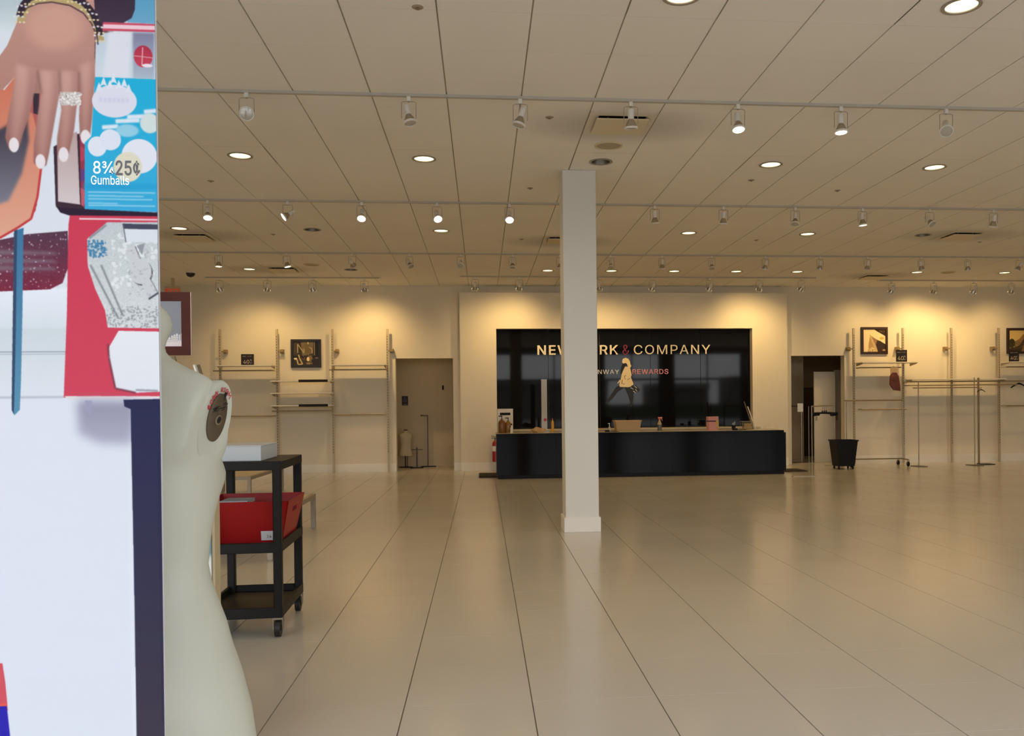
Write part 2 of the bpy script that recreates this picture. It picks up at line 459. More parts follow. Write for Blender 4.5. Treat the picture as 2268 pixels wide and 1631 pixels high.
# downlights
M_lens_on = mat('lit_lens', (.9, .85, .7), .5, emit=(1.0, .86, .52), estr=1.9)
M_refl = mat('dull_reflector', (.16, .14, .11), .3, .6)
trim_me = MB().lathe([(.104, .0), (.122, -.003), (.124, -.006), (.100, -.006), (.098, .0)], 32, close=False).mesh('trim_ring', mat('trim_grey', (.36, .32, .26), .5), True)
lens_me = MB().lathe([(.0, .012), (.100, .012), (.103, .006), (.103, .03), (.0, .03)], 32).mesh('lens', M_lens_on)
can_me = MB().lathe([(.103, .0), (.092, .05), (.06, .11), (.03, .12), (.0, .12)], 32, close=False).mesh('reflector_can', M_refl, True)
bulb_me = MB().lathe([(.0, .035), (.025, .04), (.04, .06), (.036, .085), (.018, .118), (.0, .12)], 20).mesh('bulb', mat('dead_bulb', (.3, .28, .24), .3), True)
ROWN = {5.29: 'closest row at the top edge', 8.94: 'row beside the white column', 12.6: 'middle row', 16.25: 'farthest row by the back wall'}
def ord_(n): return ['first', 'second', 'third', 'fourth', 'fifth', 'sixth', 'seventh', 'eighth', 'ninth', 'tenth', 'eleventh', 'twelfth', 'thirteenth', 'fourteenth', 'fifteenth', 'sixteenth'][n]
def rowkey(y): return min(ROWN, key=lambda k: abs(k - y))
SHOWN = sorted(LIT + UNLIT, key=lambda p: (rowkey(p[1]), p[0])); cnt = {}
for p in SHOWN + HID:
    lit = p not in UNLIT; k = rowkey(p[1]); x, y = snap(*p)
    if p in HID:
        lab = f"recessed downlight hidden from the photo, {ord_(HID.index(p))} of those, {ROWN[k]}"
    else:
        q = [s for s in SHOWN if rowkey(s[1]) == k].index(p)
        lab = f"{'glowing' if lit else 'dark unlit'} recessed downlight, {ord_(q)} from left, {ROWN[k]}"
    d = thing('downlight', lab, 'ceiling light', (x, y, HC), group='recessed downlights')
    link('trim_ring', trim_me, d)
    if lit:
        link('lens', lens_me, d)
        spot(d, (0, 0, -.02), (0, 0, -1), DOWN_W * (.5 if y < 6 else .85 if y < 10 else .9), 150, 1., .09)
    else:
        link('reflector_can', can_me, d); link('bulb', bulb_me, d)

# square air vents with a dropped centre plate
vf = MB()
for a, b in (((-.3, -.3), (.3, -.215)), ((-.3, .215), (.3, .3)), ((-.3, -.215), (-.215, .215)), ((.215, -.215), (.3, .215))):
    vf.bb((a[0], a[1], -.004), (b[0], b[1], .02))
vf_me = vf.mesh('frame', mat('vent_white', (.68, .62, .52), .5))
vp_me = MB().box((0, 0, -.028), (.47, .43, .012), bevel=.004).mesh('centre_plate', mat('vent_plate', (.70, .60, .43), .5))
vb_me = MB().bb((-.215, -.215, .02), (.215, .215, .2)).mesh('dark_throat', M_dark)
vs_me = MB().cyl((0, 0, -.024), (0, 0, .03), .006, n=8).mesh('spacer', M_chrome)
VL = ['nearest one, left of and above the white column', 'beside the bright downlight at the picture left', 'small far one over the left wall bay',
      'half hidden behind the white column', 'middle one at the right side of the room', 'far one over the right doorway']
for (x, y), l in zip(VENTS, VL):
    x, y = snap(x, y)
    v = thing('air_vent', f'square white ceiling vent with dropped plate, {l}', 'vent', (x, y, HC), group='square ceiling vents')
    link('frame', vf_me, v); link('centre_plate', vp_me, v); link('dark_throat', vb_me, v)
    for sx_ in (-.12, .12):
        for sy_ in (-.12, .12): link('spacer', vs_me, v, (sx_, sy_, 0))

# speakers, sprinklers, dome camera
sp = MB().lathe([(.0, -.006), (.09, -.004), (.112, -.002), (.128, -.010), (.135, -.004), (.135, .0)], 32).mesh('grille', mat('speaker_beige', (.44, .38, .26), .6), True)
spr = MB().lathe([(.118, -.004), (.126, -.014), (.138, -.010), (.14, 0)], 32, close=False).mesh('rim', mat('speaker_rim', (.66, .58, .36), .5), True)
for px, py, l in ((1348, 322, 'between the nearest vent and the dark downlight'), (690, 586, 'above the left wall bay, beside a small vent'), (2100, 603, 'far right, between two glowing downlights')):
    p = at(px, py, Z=HC); o = thing('ceiling_speaker', f'round beige ceiling speaker grille {l}', 'speaker', p, group='round ceiling speakers')
    link('grille', sp, o); link('rim', spr, o)
es = MB().lathe([(.0, -.005), (.03, -.005), (.038, 0)], 16).mesh('escutcheon', mat('sprinkler_plate', (.36, .29, .21), .4), True)
hd = MB().cyl((0, 0, -.004), (0, 0, -.012), .008, n=8).cyl((0, 0, -.012), (0, 0, -.014), .014, n=12).mesh('sprinkler_head', M_brass)
SPK = [(1217, 260, 'left of the nearest square vent'), (1174, 417, 'left of the white column top'), (925, 16, 'at the top edge of the photo'), (467, 401, 'left of the first two track rows'),
       (605, 519, 'between the left vent and a dark downlight'), (1155, 530, 'left of the vent behind the column'), (1664, 399, 'below the downlight right of the column'), (1855, 422, 'before the second track at right'),
       (1675, 532, 'between two glowing downlights at right'), (2170, 536, 'below the vent at far right')]
for px, py, l in SPK:
    o = thing('sprinkler', f'small ceiling sprinkler disc {l}', 'sprinkler', at(px, py, Z=HC), group='ceiling sprinklers')
    link('escutcheon', es, o); link('sprinkler_head', hd, o)
p = at(422, 603, Z=HC)
o = thing('dome_camera', 'black security dome on the ceiling above the exit sign', 'camera', p)
MB().lathe([(.0, -.02), (.085, -.02), (.09, 0)], 24).build('base', M_white, o, True)
MB().lathe([(.08, -.02), (.076, -.05), (.055, -.08), (.02, -.095), (0, -.097)], 24).build('dome', mat('smoked_dome', (.01, .008, .01), .1), o, True)

# ------------------------------------------------------------------ walls
DL = (-1.818, -.612, 2.39); DR = (6.80, 8.02, 2.406)
mb = MB()
mb.bb((XL - .2, YW, 0), (DL[0], YW + .2, HC + .2)).bb((DL[0], YW, DL[2]), (DL[1], YW + .2, HC + .2)).bb((DL[1], YW, 0), (DR[0], YW + .2, HC + .2))
mb.bb((DR[0], YW, DR[2]), (DR[1], YW + .2, HC + .2)).bb((DR[1], YW, 0), (XR + .2, YW + .2, HC + .2))
struct(mb.build('wall_back', M_wall))
struct(MB().bb((XL - .2, YF - .2, 0), (XL, YW, HC + .2)).build('wall_left', M_wall))
struct(MB().bb((XR, YF - .2, 0), (XR + .2, YW, HC + .2)).build('wall_right', M_wall))
mb = MB(); x = XL
for a, b in OPEN:
    mb.bb((x, YF - .2, 0), (a, YF, HO)); x = b
mb.bb((x, YF - .2, 0), (XR, YF, HO)); mb.bb((XL, YF - .2, HO), (XR, YF, HC + .2))
struct(mb.build('wall_front', mat('front_wall_dark', (.10, .09, .085), .6)))
fm = mat('mullion_dark', (.03, .03, .032), .4)
for k, (a, b) in enumerate(OPEN):
    m2 = MB()
    m2.bb((a, YF - .14, 2.42), (b, YF - .06, 2.52))
    n = max(2, round((b - a) / 1.3))
    for q in range(n + 1):
        xx = a + (b - a) * q / n; m2.bb((xx - .03, YF - .14, 0), (xx + .03, YF - .06, HO))
    struct(m2.build(f'window_{k + 1}', fm))
struct(MB().bb((-40, -60, -.14), (45, YF - .2, -.02)).build('ground', mat('pavement', (.30, .30, .29), .8, noise=.1)))
# unseen buildings and hedge added to shape the daylight mirrored in the black glass
mo = mat('added_brick', (.13, .115, .10), .8, noise=.2, nscale=2)
for k, (a, b, h) in enumerate(((-45, 11.3, 3.6), (15.2, 20.6, 3.2), (22.6, 50, 3.8))):
    struct(MB().bb((a, -44, -.02), (b, -40, h)).bb((a, -40, h - .6), (b, -39.6, h)).build('added_building', mo))
struct(MB().bb((10, -37, -.02), (24, -36, 1.3)).build('added_hedge', mat('added_hedge_green', (.03, .05, .02), .9, noise=.4, nscale=4)))
# raised wall behind the counter with its recess
BX = (-.455, 6.645); BT = 3.765; NX = (.309, 5.86); NT = 2.998; BY = 18.2
mb = MB()
mb.bb((BX[0], BY, 0), (NX[0], YW, BT)).bb((NX[0], BY, NT), (NX[1], YW, BT)).bb((NX[1], BY, 0), (BX[1], YW, BT))
struct(mb.build('wall_raised', M_wall))
# baseboards
bh = .17
def board(a, b, y, name='baseboard_back'):
    struct(MB().bb((a, y - .018, 0), (b, y, bh - .02)).bb((a, y - .012, bh - .02), (b, y, bh)).build(name, M_trim))
board(XL, DL[0], YW); board(BX[0], NX[0], BY); board(DL[1], BX[0], YW); board(NX[1], BX[1], BY); board(DR[1], XR, YW)
# fitting-room recess behind the left doorway
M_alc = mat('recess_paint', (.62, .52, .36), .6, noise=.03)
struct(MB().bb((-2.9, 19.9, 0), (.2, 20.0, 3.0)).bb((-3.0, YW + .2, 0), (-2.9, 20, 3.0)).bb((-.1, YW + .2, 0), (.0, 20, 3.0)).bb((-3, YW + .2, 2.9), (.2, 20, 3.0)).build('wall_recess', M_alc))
# passage behind the right doorway
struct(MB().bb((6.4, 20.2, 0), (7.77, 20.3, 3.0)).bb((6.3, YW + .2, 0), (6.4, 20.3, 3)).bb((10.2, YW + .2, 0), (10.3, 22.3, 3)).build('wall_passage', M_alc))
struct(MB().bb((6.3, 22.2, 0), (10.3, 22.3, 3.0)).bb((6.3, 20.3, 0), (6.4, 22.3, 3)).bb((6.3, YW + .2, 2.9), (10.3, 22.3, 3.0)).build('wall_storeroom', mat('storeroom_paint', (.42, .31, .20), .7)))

for nm, x, y, l, wt in (('recess', -1.3, 19.0, 'added unseen fill lamp in the ceiling of the left doorway recess', 10), ('passage', 8.5, 20.6, 'added unseen fill lamp in the ceiling of the right doorway passage', 9)):  # unseen lamps added to brighten the recess and the passage
    d = thing('added_lamp', l, 'ceiling light', (x, y, 2.9))
    MB().lathe([(0, -.012), (.09, -.012), (.11, 0)], 20).build('lens', M_lens_on, d); spot(d, (0, 0, -.03), (0, 0, -1), wt, 160, 1., .08)
# white column
cl = thing('column', 'white square column standing before the black counter', 'column', (1.068, 9.24, 0), .0)
MB().bb((-.182, 0, 0), (.182, .36, HC - .001), bevel=.006).build('shaft', mat('column_paint', (.76, .74, .69), .55, noise=.02, nscale=2, bump=.02), cl)
MB().bb((-.2, -.018, 0), (.2, .378, .16), bevel=.004).build('baseboard', M_trim, cl)

# ------------------------------------------------------------------ ceiling tracks and track spotlights
trk = [('nearest', 7.076, -6.2, 6.6), ('second', 10.786, -6.2, 9.5), ('third', 14.427, -5.2, 12.5)]
def track(name_label, y, a, b, parent_grp=True):
    t = thing('lighting_track', name_label, 'track', ((a + b) / 2, y, HC), group='ceiling lighting tracks')
    L = (b - a) / 2
    MB().bb((-L, -.018, -.022), (L, .018, 0)).build('rail', mat('track_white', (.50, .47, .41), .5), t)
    MB().bb((-L - .04, -.02, -.026), (-L, .02, 0)).bb((L, -.02, -.026), (L + .04, .02, 0)).build('end_cap', M_white, t)
for n, y, a, b in trk: track(f'long white lighting track, {n} row across the ceiling', y, a, b)
track('short white lighting track before the left wall bays', 17.2, -5.3, -2.0)
track('white lighting track before the raised wall and counter', 16.95, -.4, 6.8)
track('white lighting track before the right wall bays', 17.27, 8.3, 12.4)

ad_me = MB().box((0, 0, -.045), (.036, .036, .046), bevel=.004).mesh('adapter', M_white)
yk_me = MB().tube([(0, 0, -.068), (-.05, 0, -.072), (-.066, 0, -.078), (-.066, 0, -.225)], .0035, 6).tube([(0, 0, -.068), (.05, 0, -.072), (.066, 0, -.078), (.066, 0, -.225)], .0035, 6).cyl((0, 0, -.06), (0, 0, -.075), .012, n=8).mesh('yoke', mat('yoke_grey', (.42, .38, .31), .4, .5))
# lamp parts point along -Z from the yoke pivot
so_me = MB().lathe([(.0, .11), (.026, .11), (.029, .105), (.029, .02), (.024, .015)], 16).mesh('socket', M_white, True)
re_me = MB().lathe([(.024, .018), (.034, .0), (.050, -.035), (.058, -.058)], 20, close=False).mesh('reflector', mat('silver_reflector', (.50, .46, .38), .25, .9), True)
ri_me = MB().lathe([(.058, -.050), (.064, -.054), (.064, -.070), (.056, -.072), (.055, -.062)], 24, close=False).mesh('rim', M_white, True)
M_off = mat('unlit_lens', (.55, .53, .48), .12, .3)
M_on = mat('glowing_lens', (.9, .9, .85), .5, emit=(1.0, .88, .62), estr=9.)
le = [(.0, -.074), (.03, -.072), (.056, -.066), (.056, -.060), (0, -.058)]
lo_me = MB().lathe(le, 20).mesh('lens', M_off, True); ln_me = MB().lathe(le, 20).mesh('lens', M_on, True)
def head(x, y, aim, lit, label, watts=0., angle=70, z=HC, group='track spotlights', sc=1.):
    h = thing('track_spotlight', label, 'spotlight', (x, y, z), group=group)
    h.scale = (sc, sc, sc)
    link('adapter', ad_me, h); link('yoke', yk_me, h)
    q = Vector(aim).to_track_quat('-Z', 'Y').to_euler(); pv = (0, 0, -.205)
    o = link('lamp_socket', so_me, h, pv); o.rotation_euler = q
    for n_, me in (('reflector', re_me), ('rim', ri_me), ('lens', ln_me if lit else lo_me)): link(n_, me, o)
    if watts:
        a = Vector(aim).normalized()
        spot(h, Vector(pv) + a * .09, a, watts, angle, 1.)
D = (0, 0, -1)
R1 = [(546, (.25, -1, -.45), 0), (905, (.22, -.15, -1), 0), (1152, (-.28, -.1, -1), 0), (1397, (.03, .15, -1), 0), (1634, (0, -.28, -1), 1), (1862, (0, -.08, -1), 1), (2095, (-.35, -.75, -.8), 0)]
R2 = [(460, (.12, -.45, -1), 1), (637, (-1, -.4, -.75), 1), (801, (0, -.75, -1), 1), (968, (.25, -.85, -1), 1), (1128, (0, -.8, -1), 1), (1290, (0, .2, -1), 0), (1450, (.1, .25, -1), 0), (1602, (0, .25, -1), 0),
      (1761, (-.2, -.3, -1), 0), (1910, (.1, .0, -1), 1), (2059, (.35, -.7, -.9), 0), (2200, (0, .45, -1), 0)]
R3 = [(484, (0, .0, -1), 1), (635, (.25, .0, -1), 1), (780, (.2, .9, -.6), 0), (907, (.5, -.5, -1), 0), (1020, (0, -.9, -.7), 0), (1135, (0, -.3, -1), 0), (1240, (0, .2, -1), 0), (1352, (0, -.6, -1), 0), (1466, (0, .3, -1), 0), (1576, (0, -.4, -1), 0),
      (1695, (-.1, .5, -1), 0), (1816, (0, .5, -1), 0), (1921, (0, .4, -1), 0), (2040, (.4, .3, -1), 0), (2143, (.3, .4, -1), 0), (2257, (-.4, .5, -1), 0)]
for nm, y, row, ty, sc in (('nearest', 7.076, R1, 215, 1.), ('second', 10.786, R2, 450, 1.), ('third', 14.427, R3, 563, 1.)):
    for k, (px, aim, lit) in enumerate(row):
        x = at(px, ty, Y=y).x
        head(x, y, aim, lit, f"{'glowing' if lit else 'unlit'} white track spotlight, {ord_(k)} from left on the {nm} ceiling track", 22. if lit else 0., 85, sc=.88)
WL = [('left wall', 17.2, [(486, (.15, 1, -1.2), 14), (592, (-.3, 1, -1.25), 58), (692, (.1, 1, -1.3), 20), (807, (.02, 1, -1.1), 84)]),
      ('raised wall', 16.95, [(1052, (-.1, 1, -1.), 14), (1150, (-.12, 1, -.95), 84), (1327, (.15, 1, -1.1), 66), (1445, (-.3, 1, -1.2), 20), (1572, (-.35, 1, -1.2), 16), (1682, (.05, 1, -.95), 88), (1775, (-.4, 1, -1.1), 24)]),
      ('right wall', 17.27, [(1975, (-.25, 1, -1.2), 58), (2068, (.12, 1, -1.), 92), (2157, (-.1, 1, -1.2), 60), (2240, (.2, 1, -1.2), 46)])]
for nm, y, row in WL:
    for k, (px, aim, wt) in enumerate(row):
        x = at(px, 628, Y=y).x
        head(x, y, aim, 1, f"white track spotlight aimed at the {nm}, {ord_(k)} from left on that track", wt * 1.0, 110, sc=1.05, group='wall-washing track spotlights')

# ------------------------------------------------------------------ black glass wall and lettering
bgw = thing('black_glass_wall', 'tall black glass panelling behind the counter', 'wall panel', (0, BY, 0))
pw = (NX[1] - NX[0]) / 5
for k in range(5):
    MB().bb((NX[0] + k * pw + .003, .165, 0), (NX[0] + (k + 1) * pw - .003, .199, NT - .001), bevel=.002).build('glass_panel', M_glassblack, bgw)
sg = thing('wall_sign', 'NEW YORK & COMPANY and RUNWAY REWARDS letters on the black glass', 'sign', (0, BY + .165, 0))
YS = BY + .165
def word(body, px0, px1, py0, py1, m, bold=0., th=.012, sp=1.12):
    a = at(px0, py1, Y=YS - th); b = at(px1, py0, Y=YS - th)
    me = text_mesh(body, 1.0, 0.0, 0., sp)
    lo, hi = span(me)
    H = b.z - a.z; capm = text_mesh('H', 1.0, 0.); cl_, ch_ = span(capm)
    k = H / (ch_[2] - cl_[2]); kx = (b.x - a.x) / (hi[0] - lo[0])
    for l in islands(me):
        l.transform(Matrix.Translation((a.x, 0, a.z)) @ Matrix.Diagonal((kx, 1, k, 1)) @ Matrix.Translation((-lo[0], 0, -cl_[2])))
        b2 = bmesh.new(); b2.from_mesh(l); [setattr(f, 'smooth', False) for f in b2.faces]
        r = bmesh.ops.extrude_face_region(b2, geom=b2.faces[:]); bmesh.ops.translate(b2, vec=(0, -th, 0), verts=[e for e in r['geom'] if isinstance(e, bmesh.types.BMVert)])
        bmesh.ops.recalc_face_normals(b2, faces=b2.faces[:]); b2.to_mesh(l); b2.free()
        if bold:       # heavier strokes: the glyph thickened by shifted copies of itself
            b2 = MB()
            for n_, (dx_, dz_) in enumerate(((0, 0), (-bold, 0), (bold, 0), (0, -bold * .7), (0, bold * .7), (-bold * .7, -bold * .5), (bold * .7, bold * .5))): b2.add_mesh(l, Matrix.Translation((dx_, -.0006 * n_, dz_)))
            l = b2.mesh('letter', None)
        l.materials.append(m); link('letter', l, sg)
M_gold = mat('cream_letter', srgb(250, 240, 214), .5); M_mag = mat('magenta_letter', srgb(140, 40, 74), .5)
M_wl = mat('white_letter', srgb(235, 235, 240), .5); M_pk = mat('pink_letter', srgb(222, 150, 160), .5)
word('NEW YORK', 1191, 1368, 765, 786, M_gold, .007)
word('&', 1379, 1394, 764, 786, M_mag)
word('COMPANY', 1404, 1573, 764, 785, M_gold)
word('RUNWAY', 1302, 1371, 819, 829, M_wl)
word('REWARDS', 1401, 1480, 818, 829, M_pk, .0035)

fg = thing('wall_figure', 'flat walking woman in a tan coat, graphic on the black glass', 'wall graphic', (0, YS, 0))
def flat(pxs, name, m, th=.006, y0=0.):
    P = [at(x, y, Y=YS - y0) for x, y in pxs]
    return MB().prism([(p.x, p.z) for p in P], -th, 'xz', -y0).build(name, m, fg)
def fz(pts): return [(1320 + a * 180 / 1631, 760 + b * 180 / 1631) for a, b in pts]
M_coat = mat('coat_tan', srgb(240, 220, 178), .6); M_hairb = mat('hair_blond', srgb(240, 222, 172), .6); M_ink = mat('ink_black', (.004, .004, .004), .5); M_leg = mat('legs_dark', (.011, .011, .012), .5)
flat(fz([(520, 900), (640, 890), (745, 900), (760, 1010), (735, 1200), (715, 1280), (690, 1200), (640, 1040), (590, 930), (560, 900)]), 'leg', M_leg, .004)
flat(fz([(480, 880), (560, 900), (430, 990), (330, 1120), (210, 1230), (180, 1215), (300, 1040), (400, 890), (460, 850)]), 'leg', M_leg, .004)
flat(fz([(625, 1240), (690, 1215), (715, 1215), (722, 1275), (630, 1280)]), 'shoe', M_ink, .005)
flat(fz([(565, 470), (640, 480), (690, 520), (715, 640), (700, 690), (745, 800), (750, 830), (720, 870), (650, 888), (480, 882), (465, 850), (490, 750), (520, 620), (530, 560)]), 'coat', M_coat, .005, .0)
flat(fz([(475, 735), (490, 765), (440, 815), (428, 810)]), 'hand', M_hairb, .005)
flat(fz([(540, 410), (610, 400), (635, 440), (580, 480), (540, 560), (510, 640), (490, 600), (500, 520), (520, 450)]), 'collar', M_ink, .008, .0)
flat(fz([(590, 295), (650, 320), (680, 370), (690, 430), (710, 455), (690, 495), (665, 520), (640, 480), (620, 420), (585, 400), (560, 360), (555, 320)]), 'hair', M_hairb, .009)
flat(fz([(560, 310), (590, 330), (600, 385), (565, 415), (535, 405), (522, 380), (530, 350), (540, 320)]), 'face', mat('face_cream', srgb(244, 230, 196), .6), .0085)
flat(fz([(690, 890), (720, 850), (790, 850), (880, 930), (860, 975), (760, 1010), (720, 960)]), 'bag', M_leg, .007)
for q in ([(690, 900), (700, 895), (755, 925), (750, 932)], [(760, 862), (770, 858), (825, 905), (815, 910)], [(785, 930), (795, 925), (830, 975), (822, 980)], [(740, 965), (752, 960), (800, 1000), (790, 1008)]):
    flat(fz(q), 'bag_stripe', M_wl, .009)
for q in ([(520, 740), (530, 735), (520, 810), (575, 825), (573, 833), (510, 815)], [(570, 660), (600, 650), (605, 658), (580, 668), (575, 690), (595, 730), (588, 735), (568, 695)], [(625, 735), (690, 705), (692, 712), (630, 745)]):
    flat(fz(q), 'coat_line', M_wood, .0062)

# ------------------------------------------------------------------ counter
CYF = 16.03; CT = .85
ct = thing('checkout_counter', 'long glossy black checkout counter with cream worktop', 'counter', (3.0, CYF, 0))
MB().bb((-2.72, .03, 0), (2.78, .8, .07)).build('plinth', M_black, ct)
for k in range(5):
    a = -2.75 + k * 1.112; MB().bb((a + .0004, 0, .07), (a + 1.112 - .0004, .82, CT - .045), bevel=.0008).build('front_panel', M_counter, ct)
MB().bb((-2.75, -.006, CT - .045), (2.77, .82, CT - .004), bevel=.003).build('top_edge', M_counter, ct)
MB().bb((-2.74, .004, CT - .004), (2.76, .82, CT), bevel=.001).build('worktop', M_cream, ct)
bk = thing('back_counter', 'cream back counter along the black glass panelling', 'counter', (3.0, 17.6, 0))
MB().bb((-2.60, 0, 0), (2.82, .58, .84)).build('cabinet', M_cream, bk)
MB().bb((-2.61, -.02, .84), (2.83, .585, .868), bevel=.003).build('worktop', M_cream, bk)
for k in range(5):
    MB().bb((-2.59 + k * 1.08, -.014, .1), (-2.59 + k * 1.08 + 1.06, 0, .82)).build('cupboard_door', M_cream, bk)
M_mat = mat('rubber_mat', (.035, .02, .012), .8, noise=.2, nscale=20)
def fmat(x0, x1, y0, y1, label):
    o = MB().bb((x0, y0, .001), (x1, y1, .018), bevel=.006, seg=2).build('floor_mat', M_mat); tag(o, label, 'mat', 'anti-fatigue mats')
a = at(1061, 1052, Z=0)
fmat(a.x, .27, 16.45, 17.4, 'dark brown rubber mat sticking out at the left counter end')
b = at(1790, 1045, Z=0)
fmat(5.80, b.x, 16.5, 17.1, 'dark brown rubber mat sticking out at the right counter end')

# fire extinguisher
e = at(1098, 1023, Y=18.1)
fx = thing('fire_extinguisher', 'red fire extinguisher on the wall left of the counter', 'extinguisher', (e.x + .0, 18.09, e.z))
M_er = mat('extinguisher_red', srgb(165, 14, 18), .3)
MB().lathe([(.0, 0), (.06, 0), (.07, .01), (.07, .36), (.06, .41), (.03, .44), (.022, .46), (0, .46)], 20).build('cylinder', M_er, fx, True)
MB().lathe([(.0712, .22), (.0712, .33)], 20, close=False).build('label_band', M_wl, fx, True)
MB().box((0, 0, .475), (.04, .04, .04)).box((-.03, 0, .50), (.12, .025, .012)).box((-.03, 0, .53), (.12, .025, .01), rot=Matrix.Rotation(.2, 3, 'Y')).build('valve_handle', M_blackmetal, fx)
MB().tube([(.02, -.02, .48), (.075, -.03, .46), (.085, -.03, .38), (.08, -.02, .2)], .009, 8).build('hose', M_black, fx, True)
MB().bb((-.04, .06, .1), (.04, .11, .16)).bb((-.02, .05, .3), (.02, .11, .34)).build('bracket', M_blackmetal, fx)

# things on the counter -------------------------------------------------
FY = 16.45
def cpos(px, y=FY): 
    return (at(px, 955, Y=y).x, y, CT)
M_kraft = mat('white_carton', srgb(240, 232, 216), .6)
c = thing('carton_carrier', 'white carton with a dark hand hole at the left counter end', 'box', cpos(1119, 16.68))
W2, Hh = .155, .46
mb = MB(); hole = [(-.10, .385), (.10, .385), (.075, .335), (-.075, .335)]
mb.bb((-W2, -.08, 0), (W2, -.076, .335)).bb((-W2, -.08, .385), (W2, -.076, Hh)).bb((-W2, -.08, .335), (-.10, -.076, .385)).bb((.10, -.08, .335), (W2, -.076, .385))
mb.bb((-W2, .076, 0), (W2, .08, Hh)).bb((-W2, -.08, 0), (-W2 + .004, .08, Hh)).bb((W2 - .004, -.08, 0), (W2, .08, Hh)).bb((-W2, -.08, 0), (W2, .08, .004))
mb.build('carton', M_kraft, c)
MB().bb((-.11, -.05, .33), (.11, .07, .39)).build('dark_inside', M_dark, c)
M_amber = mat('amber_bottle', srgb(128, 82, 30), .3)
def pump_bottle(px, y, s, m, label, name='pump_bottle'):
    t = thing(name, label, 'bottle', cpos(px, y)); 
    MB().lathe([(0, 0), (.05 * s, 0), (.055 * s, .01), (.055 * s, .15 * s), (.045 * s, .18 * s), (.018 * s, .2 * s), (.018 * s, .215 * s), (0, .215 * s)], 16).build('body', m, t, True)
    MB().cyl((0, 0, .215 * s), (0, 0, .255 * s), .007, n=8).bb((-.05 * s, -.008, .25 * s), (.012, .008, .265 * s)).build('pump', M_black, t)
pump_bottle(1111.5, 16.36, 1.25, M_amber, 'brown pump bottle before the white carton, left of the pair')
pump_bottle(1125.5, 16.43, 1.1, mat('amber_clear', srgb(150, 108, 48), .3), 'brown pump bottle before the white carton, right of the pair')
t = thing('dispenser_bottle', 'small pale bottle beside the brown pump bottles', 'bottle', cpos(1133, 16.34))
MB().lathe([(0, 0), (.026, 0), (.026, .09), (.012, .12), (.012, .15), (0, .15)], 12).build('body', M_kraft, t, True); MB().lathe([(0, .15), (.014, .15), (.014, .175), (0, .175)], 12).build('cap', M_black, t, True)
# tall mirror pane
q = cpos(1206, 16.5)
t = thing('acrylic_post', 'tall narrow pale acrylic sign post on the counter', 'sign holder', q)
MB().bb((-.055, -.004, .012), (.055, .004, 1.02)).build('pane', mat('frosted_pane', (.50, .47, .36), .12, spec=.6, noise=.1, nscale=3), t)
MB().bb((-.08, -.06, 0), (.08, .06, .012), bevel=.003).build('foot', M_sheet, t)
MB().lathe([(0, 0), (.03, 0), (.03, .006), (0, .006)], 16, (.015, -.004, .24), (0, -1, 0)).build('sticker', mat('red_sticker', srgb(190, 60, 66), .5), t)
# crumpled cloth
mb = MB(); bmesh.ops.create_icosphere(mb.bm, subdivisions=3, radius=1)
for v in mb.bm.verts:
    f = 1 + .25 * math.sin(5 * v.co.x + 3 * v.co.y) * math.cos(4 * v.co.z + 2 * v.co.x); v.co = Vector((v.co.x * .12 * f, v.co.y * .08 * f, max(0, v.co.z * .07 * f + .03)))
q = cpos(1192, 16.3); o = mb.build('cloth', mat('tan_cloth', srgb(196, 160, 110), .9, noise=.2, nscale=20), None, True, q); tag(o, 'crumpled tan cloth at the foot of the acrylic post', 'cloth')
t = thing('squeeze_bottle', 'yellow squeeze bottle on the counter left of the column', 'bottle', cpos(1224, 16.35))
MB().lathe([(0, 0), (.026, 0), (.028, .01), (.028, .19), (.018, .22), (.008, .235), (0, .235)], 16).build('body', mat('yellow_plastic', srgb(222, 160, 40), .35), t, True)
MB().lathe([(0, .235), (.008, .235), (.005, .27), (0, .27)], 10).build('nozzle', mat('yellow_cap', srgb(200, 140, 36), .35), t, True)
t = thing('sanitizer_bottle', 'small clear pump bottle just right of the column', 'bottle', cpos(1350, 16.4))
MB().lathe([(0, 0), (.026, 0), (.026, .07), (.01, .1), (.01, .115), (0, .115)], 14).build('body', mat('clear_gel', (.55, .50, .40), .15), t, True)
MB().cyl((0, 0, .115), (0, 0, .15), .006, n=8).bb((-.03, -.007, .148), (.01, .007, .162)).build('pump', M_wl, t)
# open tan tray
t = thing('storage_bin', 'open tan plastic bin with flared rim on the counter', 'bin', cpos(1389, 16.5))
def tub(w0, d0, w1, d1, h, th=.008):
    mb = MB()
    def rg(w_, d_, z): return [(-w_ / 2, -d_ / 2, z), (w_ / 2, -d_ / 2, z), (w_ / 2, d_ / 2, z), (-w_ / 2, d_ / 2, z)]
    mb.loft([rg(w0 - 2 * th, d0 - 2 * th, th), rg(w1 - 2 * th, d1 - 2 * th, h), rg(w1, d1, h), rg(w0, d0, 0)], False)
    mb.bm.faces.new([mb.bm.verts.new(p) for p in rg(w0, d0, 0)]); mb.bm.faces.new([mb.bm.verts.new(p) for p in rg(w0 - 2 * th, d0 - 2 * th, th)])
    return mb
M_tan = mat('tan_plastic', srgb(188, 160, 116), .5)
tub(.44, .3, .50, .34, .205).build('body', M_tan, t)
MB().bb((-.262, -.182, .198), (.262, -.168, .212)).bb((-.262, .168, .198), (.262, .182, .212)).bb((-.262, -.168, .198), (-.248, .168, .212)).bb((.248, -.168, .198), (.262, .168, .212)).build('rim', mat('tan_rim', srgb(205, 172, 118), .5), t)
t = thing('spray_bottle', 'clear blue spray bottle with pink trigger on the counter', 'bottle', cpos(1461, 16.5))
MB().lathe([(0, 0), (.04, 0), (.042, .01), (.042, .12)], 16).build('liquid_body', mat('blue_liquid', srgb(92, 98, 100), .25), t, True)
